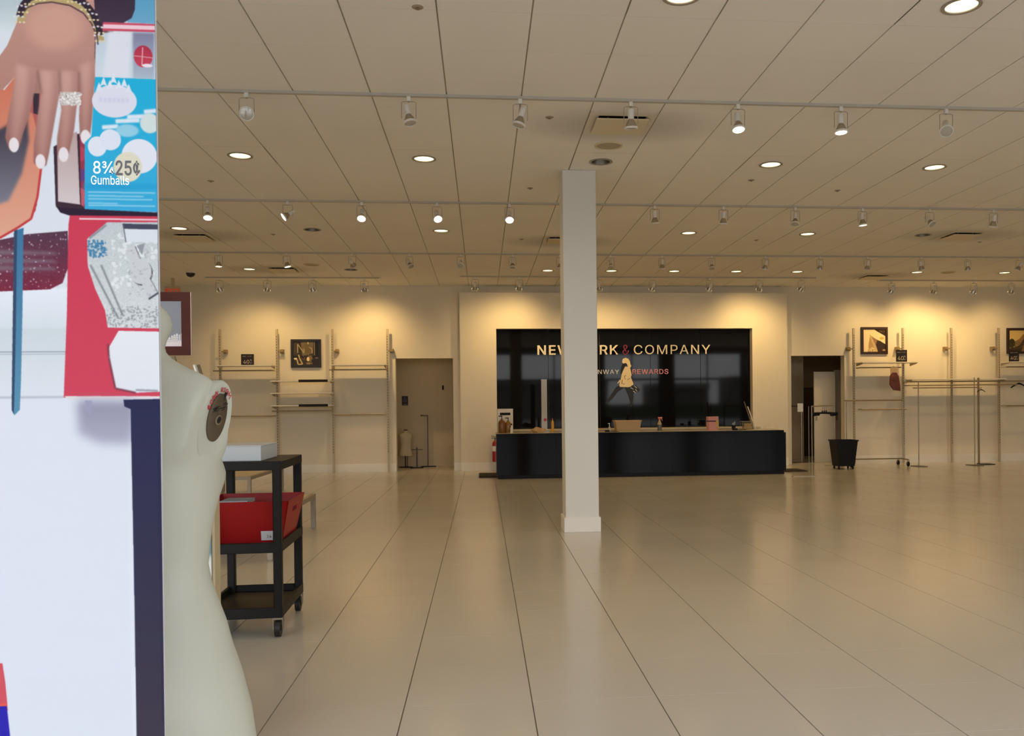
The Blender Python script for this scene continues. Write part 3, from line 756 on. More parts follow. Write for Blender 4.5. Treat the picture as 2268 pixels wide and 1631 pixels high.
MB().lathe([(.042, .12), (.04, .14), (.02, .19), (.014, .215), (0, .215)], 16).build('neck', mat('clear_neck', srgb(190, 168, 130), .3), t, True)
MB().cyl((0, 0, .21), (0, 0, .235), .018, n=12).box((.012, 0, .25), (.085, .03, .035), bevel=.006).box((.045, 0, .215), (.01, .018, .05), rot=Matrix.Rotation(-.4, 3, 'Y')).build('trigger', mat('pink_trigger', srgb(214, 120, 104), .4), t)
t = thing('gift_box', 'pink box with a dark band on the counter', 'box', cpos(1578, 16.5), .15)
MB().bb((-.105, -.06, 0), (.105, .06, .265), bevel=.004).build('carton', mat('pink_card', srgb(214, 152, 150), .6, noise=.08), t)
MB().bb((-.106, -.0615, .165), (.05, .0615, .185)).build('band', M_dark, t); MB().bb((.05, -.0625, .03), (.106, .0625, .2)).build('label_strip', mat('tan_label', srgb(206, 166, 104), .6), t)
t = thing('pen_cup', 'small dark cup of pens on the counter', 'cup', cpos(1625, 16.55))
MB().lathe([(0, 0), (.035, 0), (.042, .09), (.038, .09), (.032, .008), (0, .008)], 16).build('cup', M_black, t, True)
for k in range(4): MB().cyl((.01 * (k - 1.5), 0, .01), (.018 * (k - 1.5), .01 * (k % 2), .13 + .01 * k), .004, n=6).build('pen', M_wl if k % 2 else M_chrome, t)
t = thing('wire_basket', 'wire basket of odds and ends near the right counter end', 'basket', cpos(1654, 16.6))
mb = MB()
for k in range(4):
    z = .01 + .05 * k; s_ = .10 + .004 * k; mb.tube([(-s_, -.08, z), (s_, -.08, z), (s_, .08, z), (-s_, .08, z), (-s_, -.08, z)], .003, 5)
for k in range(7):
    xx = -.1 + k * .2 / 6; mb.cyl((xx, -.08, .005), (xx * 1.1, -.08, .165), .0025, n=5).cyl((xx, .08, .005), (xx * 1.1, .08, .165), .0025, n=5)
mb.build('wire_frame', M_brass, t); MB().bb((-.08, -.06, .004), (.07, .06, .05)).bb((-.05, -.05, .05), (.08, .04, .12)).build('contents', mat('paper_odds', srgb(190, 158, 104), .7, noise=.3, nscale=15), t)
for k, (x0, y0, x1, y1, m, l) in enumerate(((1648, 890, 1668, 946, M_steelgrey, 'grey leaning rod, left of the two behind the basket'), (1656, 901, 1673, 945, M_sheet, 'white leaning rod, right of the two behind the basket'))):
    A = at(x1, y1, Y=16.72); A.z = CT; B = at(x0, y0, Y=16.95)
    o = MB().cyl(A, B, .012, n=8).build('leaning_rod', m); tag(o, l, 'rod', 'rods leaning behind the basket')
t = thing('cake_cover', 'clear low plastic hump at the right counter end', 'tray', cpos(1706, 16.5))
MB().lathe([(.145, 0), (.14, .03), (.11, .075), (.06, .095), (0, .1)], 24, close=False).build('dome', mat('clear_plastic', (.9, .86, .78), .08, alpha=.22), t, True)
MB().lathe([(0, 0), (.15, 0), (.15, .006), (0, .006)], 24).build('plate', M_cream, t)
for px, l in ((1345, 'black scanner lying on the counter edge right of the column'), (1628, 'black scanner lying below the pen cup')):
    t = thing('barcode_scanner', l, 'scanner', cpos(px, 16.16), group='scanners lying on the counter')
    MB().box((0, 0, .02), (.09, .05, .04), bevel=.008).build('head', M_black, t); MB().tube([(.04, .02, .012), (.09, .05, .006), (.16, .06, .005), (.25, .10, .005)], .005, 6).build('cord', M_black, t)

# ------------------------------------------------------------------ wall fixtures
M_up = mat('upright_metal', (.50, .43, .32), .5, .3, noise=.05)
YU = 18.24
def upright_proto():
    post = MB().bb((-.022, -.02, 0), (.022, .02, 3.0), bevel=.002).mesh('post', M_up)
    sl = MB()
    for k in range(44):
        z = .42 + k * .056; sl.bb((-.007, -.0215, z), (.003, -.0195, z + .026))
    return post, sl.mesh('slot_row', M_dark)
UP, US = upright_proto()
wb = {s: MB().bb((s * .045, .06, 2.50), (s * .115, .16, 2.585)).bb((0 if s > 0 else -.115, .02, 2.53), (.115 if s > 0 else 0, .06, 2.555)).mesh('wall_bracket', mat('bracket_metal', (.34, .25, .12), .5, .3)) for s in (1, -1)}
XU_L = [-5.355, -4.216, -3.091, -1.965]; XU_R = [8.166, 9.299, 10.424, 11.541, 12.66]
for side, xs, s in (('left', XU_L, 1), ('right', XU_R, -1)):
    for k, x in enumerate(xs):
        t = thing('slotted_upright', f'tall slotted metal upright, {ord_(k)} from left on the {side} wall bays', 'upright', (x, YU, 0), group='slotted wall uprights')
        po = link('post', UP, t); so = link('slot_row', US, po); so['kind'] = 'stuff'; link('wall_bracket', wb[s], t)
def shelf(x0, x1, z, label, depth=.36, m=M_sheet, th=.022, y1=None, strip=None):
    y1 = YU - .021 if y1 is None else y1
    t = thing('wall_shelf', label, 'shelf', ((x0 + x1) / 2, y1, z), group='shelves on the wall uprights'); L = (x1 - x0) / 2
    MB().bb((-L, -depth, 0), (L, 0, th), bevel=.003).build('board', m, t)
    for s in (-1, 1): MB().prism([(0, -.001), (-depth * .9, -.001), (-depth * .9, -.015), (0, -.06)], .006, 'yz', s * (L - .02)).build('bracket', M_up, t)
    if strip: MB().bb((strip[0] - (x0 + x1) / 2, -depth - .006, -.012), (strip[1] - (x0 + x1) / 2, -depth, th + .018)).build('price_strip', M_dark, t)
    return t
def rail(x0, x1, z, label, y=17.98, ends=None, r=.014, m=None):
    t = thing('hang_rail', label, 'rail', ((x0 + x1) / 2, y, z), group='hanging rails on the wall uprights'); L = (x1 - x0) / 2
    MB().cyl((-L, 0, 0), (L, 0, 0), r, n=10).build('bar', m or M_brass, t, True)
    for x in (ends or (x0 + .03, x1 - .03)):
        MB().bb((x - (x0 + x1) / 2 - .006, -.01, -.012), (x - (x0 + x1) / 2 + .006, YU - .019 - y, .012)).build('arm', M_up, t)
shelf(-5.33, -4.24, 2.222, 'top shelf in the left bay of the left wall, below the card sign')
rail(-5.42, -4.22, 2.135, 'rail under the top shelf of the left bay, left wall')
rail(-5.25, -4.22, 1.21, 'low rail in the left bay of the left wall', m=M_chrome)
shelf(-4.27, -3.07, 1.90, 'upper shelf below the square picture, left wall, with dark strip', strip=(-3.71, -3.13))
shelf(-4.27, -3.07, 1.652, 'middle plain shelf below the square picture, left wall')
shelf(-4.27, -3.07, 1.40, 'lowest shelf below the square picture, left wall, with dark strip', strip=(-3.71, -3.13))
rail(-4.27, -3.07, 1.305, 'rail under the three shelves, middle bay, left wall')
shelf(-3.07, -1.98, 2.222, 'top shelf in the bay left of the left doorway')
rail(-3.12, -1.95, 2.14, 'rail under the top shelf in the bay left of the left doorway')
rail(-3.05, -1.99, 1.22, 'low rail in the bay left of the left doorway', m=M_chrome)
shelf(8.19, 9.46, 2.21, 'top shelf below the skyscraper picture, right wall')
rail(8.18, 9.12, 2.115, 'rail below the skyscraper picture, right wall')
rail(8.22, 9.24, 1.205, 'low rail behind the rolling rack, right wall')
rail(9.28, 12.7, 1.80, 'long upper rail across the two empty bays, right wall', ends=(9.299, 10.424, 11.541))
rail(9.28, 11.75, 1.72, 'long lower rail across the two empty bays, right wall', y=17.9, ends=(9.299, 10.424, 11.541))
MB_s = shelf(11.56, 12.66, 2.205, 'top shelf under the picture cut off at the right edge')
rail(11.55, 12.68, 2.11, 'rail under the shelf at the right edge, right wall')
rail(11.55, 12.68, 1.25, 'low rail at the right edge, right wall')
# long boards that shade the two middle bays on the right
shelf(9.33, 11.52, 1.835, 'long narrow shelf across the two empty bays, right wall', depth=.3)

# card signs reading 40 % off
def card_sign(px0, px1, py0, py1, y, label, z0):
    a = at(px0, py1, Y=y); b = at(px1, py0, Y=y); W_ = (b.x - a.x) / 2; Hh = b.z - a.z
    t = thing('card_sign', label, 'sign', ((a.x + b.x) / 2, y, z0), group='black card signs on the wall shelves')
    MB().bb((-W_, 0, 0), (W_, .012, Hh), bevel=.001).build('card', mat('black_card', (.012, .007, .008), .5), t)
    MB().bb((-W_ * .5, .0, -.0), (W_ * .5, .06, .006)).build('foot', M_black, t)
    tx = MB(); k = Hh * .62
    tx.add_mesh(text_mesh('40', k, .0), Matrix.Translation((-W_ * .18, -.002, Hh * .16)))
    tx.add_mesh(text_mesh('%', k * .45, .0), Matrix.Translation((W_ * .55, -.002, Hh * .38))); tx.add_mesh(text_mesh('OFF', k * .25, .0), Matrix.Translation((W_ * .55, -.002, Hh * .17)))
    tx.add_mesh(text_mesh('SALE', k * .26, .0), Matrix.Translation((-W_ * .5, -.002, Hh * .76))); tx.add_mesh(text_mesh('ALL TOPS', k * .18, .0), Matrix.Translation((W_ * .3, -.002, Hh * .78)))
    tx.build('lettering', mat('card_print', srgb(210, 196, 180), .6), t)
card_sign(534, 562, 784, 809, 18.0, 'black 40% off card on the left wall top shelf', 2.244)
card_sign(1985, 2009, 776, 803, 17.95, 'black 40% off card on the right shelf below the skyscraper picture', 2.232)
card_sign(2235, 2257, 776, 801, 17.95, 'black 40% off card at the right edge, before the cut-off picture', 2.227)

# framed pictures
def pic_nyc():
    P = Paint(0, 0, 100, 100, (58, 50, 38), 2.)
    P.poly([(30, 0), (80, 0), (78, 50), (35, 60)], (120, 105, 75)); P.poly([(44, 12), (66, 12), (72, 30), (70, 50), (46, 50)], (112, 98, 62)); P.poly([(82, 0), (100, 0), (100, 60), (82, 60)], (26, 22, 16)); P.poly([(0, 0), (16, 0), (16, 50), (0, 55)], (70, 60, 50))
    P.line([(17, 48), (17, 10), (42, 48), (42, 30)], 4, (180, 160, 120)); P.line([(62, 22), (73, 30), (74, 48)], 4, (178, 150, 112)); P.line([(84, 0), (84, 60)], 3, (150, 140, 110)); P.line([(58, 0), (59, 10)], 4, (235, 215, 170))
    P.poly([(0, 60), (100, 58), (100, 72), (0, 70)], (30, 24, 14)); P.ell(66, 72, 10, 14, (120, 100, 60)); P.ell(58, 74, 6, 9, (245, 225, 180)); P.line([(20, 55), (24, 70), (36, 95), (18, 96), (14, 75), (3, 74)], 5, (200, 178, 130)); P.ell(8, 71, 7, 3, (250, 235, 200))
    P.line([(2, 88), (12, 94)], 3, (60, 44, 24)); P.ell(92, 69, 7, 2, (150, 140, 115)); P.ell(60, 92, 10, 5, (150, 115, 84)); P.ell(74, 90, 2.5, 6, (190, 170, 120)); P.ell(84, 88, 3, 6, (120, 105, 90)); P.poly([(70, 74), (100, 76), (100, 100), (75, 100)], (44, 34, 26))
    P.specks((20, 55, 75, 80), 60, (150, 125, 80), 1.2); P.specks((0, 20, 16, 60), 20, (95, 80, 64), 1.2)
    return np.clip(P.blur(P.a, 1.0), 0, 1)
def pic_tower():
    P = Paint(0, 0, 100, 100, (240, 222, 178), 2.)
    P.poly([(20, 100), (25, 60), (30, 32), (45, 45), (60, 100)], (178, 150, 102)); P.poly([(28, 22), (45, 36), (62, 46), (80, 54), (100, 66), (100, 100), (60, 100), (40, 50)], (92, 74, 58)); P.poly([(28, 22), (38, 30), (70, 100), (56, 100), (32, 38)], (206, 180, 134), alpha=.9); P.poly([(62, 54), (74, 50), (100, 66), (100, 100), (66, 100), (58, 72)], (58, 46, 40)); P.poly([(38, 30), (62, 48), (56, 72)], (150, 118, 84))
    P.poly([(50, 0), (100, 0), (100, 30), (86, 22), (64, 10)], (56, 40, 26)); P.specks((74, 2, 98, 14), 12, (170, 150, 110), 1.2); P.ell(84, 40, 10, 6, (206, 176, 96)); P.ell(94, 92, 8, 4, (170, 140, 110)); P.specks((20, 80, 50, 100), 25, (245, 230, 190), 2)
    return np.clip(P.blur(P.a, 1.0), 0, 1)
def pic_park():
    P = Paint(0, 0, 100, 100, (222, 192, 122), 2.)
    P.poly([(0, 50), (20, 55), (45, 40), (60, 20), (100, 10), (100, 100), (0, 100)], (150, 118, 78)); P.ell(12, 62, 14, 22, (62, 60, 34)); P.poly([(20, 76), (45, 70), (50, 84), (15, 88)], (226, 200, 160)); P.poly([(45, 70), (70, 30), (75, 32), (52, 100), (0, 100), (0, 88)], (70, 56, 40)); P.specks((0, 55, 60, 90), 50, (100, 84, 50), 2)
    return np.clip(P.blur(P.a, 1.2), 0, 1)
def picture(px0, px1, py0, py1, art, fm_, label, fw=.05, y=18.38, dx=None):
    a = at(px0, py1, Y=y); b = at(px1, py0, Y=y); W_ = (b.x - a.x) / 2 if dx is None else dx / 2; Hh = (b.z - a.z) / 2
    t = thing('framed_picture', label, 'picture', (a.x + W_, y, a.z + Hh), group='square framed pictures')
    MB().bb((-W_, -.03, Hh - fw), (W_, .019, Hh)).bb((-W_, -.03, -Hh), (W_, .019, -Hh + fw)).bb((-W_, -.03, -Hh + fw), (-W_ + fw, .019, Hh - fw)).bb((W_ - fw, -.03, -Hh + fw), (W_, .019, Hh - fw)).build('frame', fm_, t)
    print_quad(W_ - fw, Hh - fw, -.012, image_mat('picture_print', art, .35, .3), t)
def print_quad(w_, h_, y, m, parent, name='print', th=.006):
    me = bpy.data.meshes.new(name)
    me.from_pydata([(-w_, y, -h_), (w_, y, -h_), (w_, y, h_), (-w_, y, h_), (-w_, y + th, -h_), (w_, y + th, -h_), (w_, y + th, h_), (-w_, y + th, h_)], [],
                   [(0, 1, 2, 3), (4, 7, 6, 5), (0, 4, 5, 1), (1, 5, 6, 2), (2, 6, 7, 3), (3, 7, 4, 0)])
    uv = me.uv_layers.new(name='UVMap'); c4 = [(0, 0), (1, 0), (1, 1), (0, 1)]
    for p in me.polygons:
        for k, li in enumerate(p.loop_indices): uv.data[li].uv = c4[k] if p.index == 0 else (0.01, .01)
    me.materials.append(m); return link(name, me, parent)
M_fb = mat('black_frame', (.010, .007, .007), .4); M_fd = mat('maroon_black_frame', (.028, .010, .010), .4)
picture(645, 711, 752, 815, pic_nyc(), M_fb, 'black framed street sculpture picture on the left wall')
picture(1907, 1965, 725, 785, pic_tower(), M_fd, 'dark framed skyscraper picture on the right wall')
picture(2230, 2290, 727, 784, pic_park(), M_fd, 'dark framed skyline picture cut off by the right photo edge')

# exit sign
e = at(382, 643, Y=17.4)
t = thing('exit_sign', 'red EXIT letters hanging below the ceiling at picture left', 'sign', (e.x, 17.4, e.z))
MB().bb((-.15, 0, -.075), (.15, .05, .075), bevel=.006).bb((-.03, .015, .075), (.03, .035, HC - e.z)).build('housing', mat('sign_cream', (.56, .45, .28), .6), t)
tm = text_mesh('EXIT', .15, .0, .004, 1.1); tm.transform(Matrix.Translation((0, -.003, -.052))); tm.materials.append(mat('exit_red', srgb(205, 40, 24), .5, emit=(.8, .05, .02), estr=.3)); link('lettering', tm, t)

# ------------------------------------------------------------------ left doorway recess contents
YA = 19.88
a = at(897, 888, Y=YA)
t = thing('accessible_sign', 'black wheelchair symbol plate in the left doorway recess', 'sign', (a.x, YA, a.z))
MB().bb((-.068, 0, -.105), (.068, .019, .105), bevel=.004).build('plate', mat('sign_black', (.012, .008, .014), .5), t)
ic = MB(); 
ic.tube([(-.012, -.002, .07), (-.01, -.002, .02), (.02, -.002, .018), (.032, -.002, -.02), (.045, -.002, -.018)], .005, 6)
ic.tube([(-.012 + .03 * math.cos(q), -.002, -.002 + .03 * math.sin(q)) for q in [2.2 + .35 * k for k in range(12)]], .004, 6)
ic.cyl((-.012, -.004, .075), (-.012, .001, .075), .010, n=10).bb((-.04, -.003, -.085), (.04, .001, -.075)).build('symbol', mat('sign_grey', (.30, .28, .30), .5), t)
a = at(981, 859, Y=YA)
t = thing('coat_hook', 'small dark coat hook on the recess wall, left doorway', 'hook', (a.x, YA + .02, a.z))
MB().bb((-.02, -.012, -.05), (.02, 0, .05), bevel=.004).tube([(0, -.012, .0), (0, -.05, -.01), (0, -.06, .02)], .008, 6).build('hook', M_dark, t)
# dress form
def torso_rings(tab, n=28, fn=None):
    R = []
    for z, a, b, yo, e in tab:
        ring = []
        for k in range(n):
            t_ = 2 * PI * k / n; c, s_ = math.cos(t_), math.sin(t_)
            x = a * math.copysign(abs(c) ** (2 / e), c); y = yo + b * math.copysign(abs(s_) ** (2 / e), s_)
            if fn: x, y = fn(x, y, z, s_)
            ring.append((x, y, z))
        R.append(ring)
    return R
a = at(905, 1031, Z=0)
t = thing('dress_form', 'small cream dress form on a short stand, left doorway', 'dress form', (a.x, 19.55, 0))
zs = 1.39 - .01
sc = .00001
TB = [(.26, .15, .10, 0, 2.2), (.32, .155, .105, 0, 2.2), (.42, .13, .09, 0, 2.1), (.52, .115, .08, 0, 2.), (.62, .13, .09, 0, 2.1), (.70, .15, .095, 0, 2.3), (.745, .14, .07, 0, 2.4), (.77, .08, .05, 0, 2.1), (.785, .045, .042, 0, 2), (.83, .04, .04, 0, 2)]
MB().loft(torso_rings(TB)).build('torso', mat('form_cream', (.62, .55, .40), .8), t, True)
MB().cyl((0, 0, .83), (0, 0, .85), .042, n=16).build('neck_cap', M_wood, t); MB().cyl((-.012, 0, .01), (-.012, 0, .26), .012, n=8).cyl((.03, 0, .01), (.03, 0, .26), .008, n=8).build('pole', M_blackmetal, t)
MB().lathe([(0, 0), (.16, 0), (.16, .012), (0, .012)], 24).build('base', M_black, t)
a = at(930, 1031, Z=0)
t = thing('low_stand', 'short dark stand with a cross bar, left doorway recess', 'stand', (a.x, 19.3, 0))
M_std = mat('stand_dark', (.07, .05, .03), .5)
MB().bb((-.018, -.018, .01), (.018, .018, .46)).build('post', M_std, t); MB().cyl((-.13, 0, .41), (.13, 0, .41), .008, n=8).build('cross_bar', M_std, t); MB().bb((-.14, -.09, 0), (.14, .09, .012)).build('base', M_black, t)
a = at(950, 1032, Z=0)
t = thing('arm_stand', 'tall thin stand with a short arm, left doorway recess', 'stand', (a.x, 19.68, 0))
MB().bb((-.011, -.011, .01), (.011, .011, 1.17)).build('post', M_std, t); MB().cyl((.011, 0, 1.16), (-.14, 0, 1.165), .008, n=8).cyl((-.12, 0, 1.165), (-.155, 0, 1.165), .017, n=8).build('arm', M_std, t); MB().bb((-.15, -.1, 0), (.18, .1, .012)).build('base', M_black, t)
t = thing('crate', 'small beige crate in the right corner of the left doorway', 'box', (-.5, 19.55, 0))
MB().bb((-.28, -.15, 0), (.24, .15, .44), bevel=.006).build('crate_body', mat('crate_beige', (.52, .44, .30), .7, noise=.06), t); MB().bb((-.03, -.156, .24), (.06, -.14, .30)).build('hand_hole', M_wood, t)
t = thing('figure_form', 'pale half-hidden mannequin leg at the right edge of the left doorway', 'mannequin', (-.56, 19.2, 0))
LB = [(.0, .03, .05, 0, 2), (.04, .04, .09, 0, 2), (.1, .035, .04, 0, 2), (.35, .05, .055, 0, 2), (.5, .05, .055, 0, 2), (.62, .06, .06, 0, 2), (.95, .085, .09, 0, 2), (1.1, .09, .1, 0, 2), (1.3, .08, .085, 0, 2), (1.38, .05, .06, 0, 2), (1.42, .02, .02, 0, 2)]
MB().loft(torso_rings(LB, 16)).build('leg_form', mat('form_pink', (.62, .50, .38), .5), t, True)

# ------------------------------------------------------------------ right doorway contents
def slab(px0, px1, py0, y, label, rz=0.):
    a = at(px0, py0, Y=y); b = at(px1, py0, Y=y)
    t = thing('door_slab', label, 'door', ((a.x + b.x) / 2, y, 0), rz, group='loose doors in the right doorway'); W_ = (b.x - a.x) / 2
    MB().bb((-W_, -.02, 0), (W_, .02, a.z), bevel=.003).build('leaf', mat('door_white', (.62, .57, .47), .35, noise=.05, nscale=2), t)
    MB().bb((-W_ + .03, -.03, .95), (-W_ + .07, -.02, 1.05)).build('latch', M_brass, t)
slab(1802, 1849, 824, 19.0, 'white loose door leaning in the right doorway, left of the two')
slab(1847, 1869, 820, 19.3, 'white loose door in the right doorway, right of the two')
a = at(1786, 900, Y=21.)
t = thing('dark_cabinet', 'dark brown cabinet deep in the right doorway', 'cabinet', (a.x + .12, 21.4, 0))
MB().bb((-.32, -.25, 0), (.32, .25, 1.75), bevel=.006).build('carcass', mat('cabinet_brown', (.05, .032, .02), .6), t); MB().bb((-.29, -.265, .06), (.29, -.25, 1.7)).build('door', mat('cabinet_door', (.062, .04, .025), .6), t)
a = at(1776, 1025, Z=0)
t = thing('post_sign', 'thin post stand with a small white sign, right doorway', 'stand', (a.x, a.y, 0))
zt = at(1772, 894, Y=a.y).z
MB().cyl((0, 0, .01), (0, 0, zt - .05), .016, n=8).build('post', M_chrome, t); MB().bb((-.10, -.02, zt - .19), (.03, -.012, zt)).build('sign_plate', M_wl, t); MB().cyl((-.1, 0, zt - .06), (-.25, 0, zt - .06), .012, n=8).build('arm', M_blackmetal, t)
MB().bb((-.2, -.15, 0), (.22, .15, .012)).build('base', M_steelgrey, t)
# depthwise rack by the counter end
A = at(1799, 1055, Z=0); B = at(1847, 900, Y=17.95); zt = 1.30
t = thing('garment_rack', 'thin chrome garment rack beside the right counter end', 'rack', (0, 0, 0))
MB().cyl((A.x, A.y, .01), (A.x, A.y, zt), .010, n=8).build('post', M_chrome, t); MB().cyl((A.x - .035, A.y + .06, .01), (A.x - .035, A.y + .06, zt), .006, n=8).build('post', M_chrome, t); MB().cyl((B.x, B.y, .01), (B.x, B.y, zt), .012, n=8).build('post', M_chrome, t)
MB().cyl((A.x, A.y, zt), (B.x, B.y, zt), .012, n=8).build('top_bar', M_brass, t)
MB().bb((A.x - .38, A.y - .03, 0), (A.x + .08, A.y + .03, .012)).build('foot', M_brass, t); MB().bb((B.x - .2, B.y - .03, 0), (B.x + .2, B.y + .03, .012)).build('foot', M_brass, t)
# hangers
def hanger_mesh():
    mb = MB(); n = 8; top = []; 
    arm = [(-.21, -.085), (-.2, -.07), (-.1, -.015), (-.03, .012), (0, .018), (.03, .012), (.1, -.015), (.2, -.07), (.21, -.085)]
    mb.tube([(x, 0, z) for x, z in arm], [.012, .015, .017, .02, .022, .02, .017, .015, .012], 8)
    return mb.mesh('shoulder_bar', M_black, True)
HG = hanger_mesh()
HK = MB().tube([(0, 0, .02), (0, 0, .075)] + [(.022 * math.sin(q) - .0, 0, .10 - .022 * math.cos(q)) for q in (.0, .6, 1.2, 1.8, 2.4, 3.0, 3.6, 4.2)], .003, 6).mesh('hook', M_chrome, True)
CLIP = MB().tube([(-.2, 0, -.03), (0, 0, -.02), (.2, 0, -.03)], .016, 8).box((-.17, 0, -.045), (.09, .05, .07), bevel=.015).box((.18, 0, -.045), (.08, .05, .07), bevel=.015).cyl((0, 0, -.02), (0, 0, .025), .012, n=8).mesh('clip_bar', M_black)
def hanger(x, y, zbar, rz, label, s=1., grp='black clothes hangers', me=None):
    t = thing('clothes_hanger', label, 'hanger', (x, y, zbar - .115 * s), rz, grp); t.scale = (s, s, s); link('clip_bar' if me else 'shoulder_bar', me or HG, t); link('hook', HK, t)
for k in range(3):
    f = .44 + .09 * k; hanger(A.x + (B.x - A.x) * f, A.y + (B.y - A.y) * f, zt, -.5 - .07 * k, f'black clip hanger on the thin rack at the right doorway, {ord_(k)} from the front', 1.05, me=CLIP)
# black tapered bin on casters
t = thing('rolling_bin', 'black tapered rolling bin left of the right wall bays', 'bin', (at(1866, 1033, Z=0).x * 17.0 / 17.7, 16.95, 0)); t.scale = (.86, .9, 1)
mb = tub(.40, .34, .52, .44, .53, .012); bmesh.ops.translate(mb.bm, vec=(0, 0, .068), verts=mb.bm.verts[:]); mb.build('tub', M_black, t)
MB().bb((-.275, -.235, .575), (.275, -.215, .60)).bb((-.275, .215, .575), (.275, .235, .60)).bb((-.275, -.215, .575), (-.255, .215, .60)).bb((.255, -.215, .575), (.275, .215, .60)).build('rim', M_black, t)
for sx_ in (-1, 1):
    for sy_ in (-1, 1):
        w_ = MB().cyl((sx_ * .17 - .012, sy_ * .13, .035), (sx_ * .17 + .012, sy_ * .13, .035), .035, n=14).build('caster', M_black, t)
# rolling rack in the bay
xa, xb = at(1875, 1000, Y=17.6).x, at(2000, 1000, Y=17.6).x; zt = at(1940, 887, Y=17.6).z
t = thing('rolling_rack', 'chrome rolling clothes rack before the skyscraper picture', 'rack', ((xa + xb) / 2, 17.6, 0)); L = (xb - xa) / 2
for s in (-1, 1):
    MB().cyl((s * L, 0, .14), (s * L, 0, zt), .014, n=8).build('upright', M_chrome, t); MB().cyl((s * L, -.22, .14), (s * L, .22, .14), .014, n=8).build('foot_bar', M_chrome, t)
    for q in (-.22, .22):
        o = MB().cyl((s * L - .014, q, .05), (s * L + .014, q, .05), .05, n=14).build('caster_wheel', M_black, t); MB().bb((s * L - .02, q - .012, .05), (s * L - .015, q + .012, .14)).bb((s * L + .015, q - .012, .05), (s * L + .02, q + .012, .14)).build('caster_fork', M_chrome, t)
MB().cyl((-L - .03, 0, zt), (L + .03, 0, zt), .016, n=8).build('top_bar', M_chrome, t); MB().cyl((-L, .0, .15), (L, .0, .15), .014, n=8).build('base_bar', M_chrome, t)
# hanging scarf bag
a = at(1985, 812, Y=17.7)
t = thing('hanging_scarf', 'maroon patterned scarf on a pale card hanging from the rail', 'scarf', (a.x + .05, 17.9, 2.10))
MB().bb((-.085, -.012, -.13), (.085, .0, .012), bevel=.002).build('card', mat('scarf_card', srgb(196, 166, 130), .7), t)
MB().loft([[(-.05, -.02, -.10), (.05, -.02, -.10), (.05, .02, -.10), (-.05, .02, -.10)], [(-.09, -.03, -.18), (.09, -.03, -.18), (.09, .02, -.18), (-.09, .02, -.18)], [(-.10, -.02, -.36), (.12, -.03, -.36), (.12, .02, -.36), (-.10, .02, -.36)], [(-.02, -.02, -.48), (.13, -.03, -.50), (.13, .01, -.50), (-.02, .01, -.48)]]).build('scarf_cloth', mat('scarf_maroon', srgb(104, 58, 56), .9, noise=.9, nscale=9), t)
MB().tube([(0, -.006, .01), (0, .0, .04), (.02, .06, .045), (.02, .08, .02)], .003, 6).build('hook', M_chrome, t)
# two-post rack
ya = 17.25; xa, xb = at(2035, 1000, Y=ya).x, at(2159, 1000, Y=ya).x; zb = at(2100, 859, Y=ya).z; zl = at(2034, 846, Y=ya).z
t = thing('two_post_rack', 'thin two-post rail rack before the empty right wall bays', 'rack', ((xa + xb) / 2, ya, 0)); L = (xb - xa) / 2
for s in (-1, 1):
    MB().cyl((s * L, 0, .01), (s * L, 0, zl + (.08 if s > 0 else 0)), .011, n=8).build('post', M_brass, t); MB().bb((s * L - .11, -.16, 0), (s * L + .11, .16, .012)).build('foot_plate', M_steelgrey, t)
MB().cyl((-L - .12, 0, zb), (L + .1, 0, zb), .012, n=8).build('top_bar', M_brass, t)
a = at(2166, 1033, Z=0)
t = thing('t_stand', 'thicker single post stand right of the two-post rack', 'stand', (10.68, 17.62, 0)); zt = at(2165, 837, Y=17.62).z
MB().bb((-.016, -.016, .01), (.016, .016, zt)).build('post', M_brass, t); MB().bb((-.04, -.25, 0), (.22, .02, .016)).build('foot', M_blackmetal, t); MB().cyl((0, -.016, zt - .24), (0, -.12, zt - .22), .008, n=8).build('arm', M_brass, t)
hanger(10.67, 17.50, zt - .21, .2, 'small black hanger on the single post stand', .5)
a = at(2257, 857, Y=17.98)
hanger(a.x, 17.98, 1.835, .1, 'large black hanger on the long rail at the right edge', .95)

# ------------------------------------------------------------------ low tables
M_ttop = mat('table_top', (.55, .44, .30), .3, noise=.04); M_tst = mat('table_steel', (.36, .31, .24), .5, .3)
def low_table(xr, y0, y1, zt, w_, label):
    t = thing('low_table', label, 'table', (xr - w_ / 2, (y0 + y1) / 2, 0), group='low steel tables'); L = (y1 - y0) / 2; W_ = w_ / 2; b = .05
    for sx_ in (-1, 1):
        for sy_ in (-1, 1): MB().bb((sx_ * W_ - (b if sx_ > 0 else 0), sy_ * L - (b if sy_ > 0 else 0), .01), (sx_ * W_ + (0 if sx_ > 0 else b), sy_ * L + (0 if sy_ > 0 else b), zt - b), bevel=.003).bb((sx_ * W_ - (b * .8 if sx_ > 0 else -b * .2), sy_ * L - (b * .8 if sy_ > 0 else -b * .2), 0), (sx_ * W_ - (b * .2 if sx_ > 0 else -b * .8), sy_ * L - (b * .2 if sy_ > 0 else -b * .8), .012)).build('leg', M_tst, t)
    MB().bb((-W_, -L, zt - b), (W_, -L + b, zt)).bb((-W_, L - b, zt - b), (W_, L, zt)).bb((-W_, -L + b, zt - b), (-W_ + b, L - b, zt)).bb((W_ - b, -L + b, zt - b), (W_, L - b, zt)).build('frame', M_tst, t)
    MB().bb((-W_ + b, -L + b, zt - .02), (W_ - b, L - b, zt - .004)).build('top', M_ttop, t)
low_table(-1.90, 7.95, 10.0, .40, 1.0, 'low steel-framed table right behind the black cart')
c = at(555, 1056, Z=.40)
low_table(c.x, c.y, c.y + 2.05, .40, 1.0, 'farther low steel-framed table seen through the black cart')
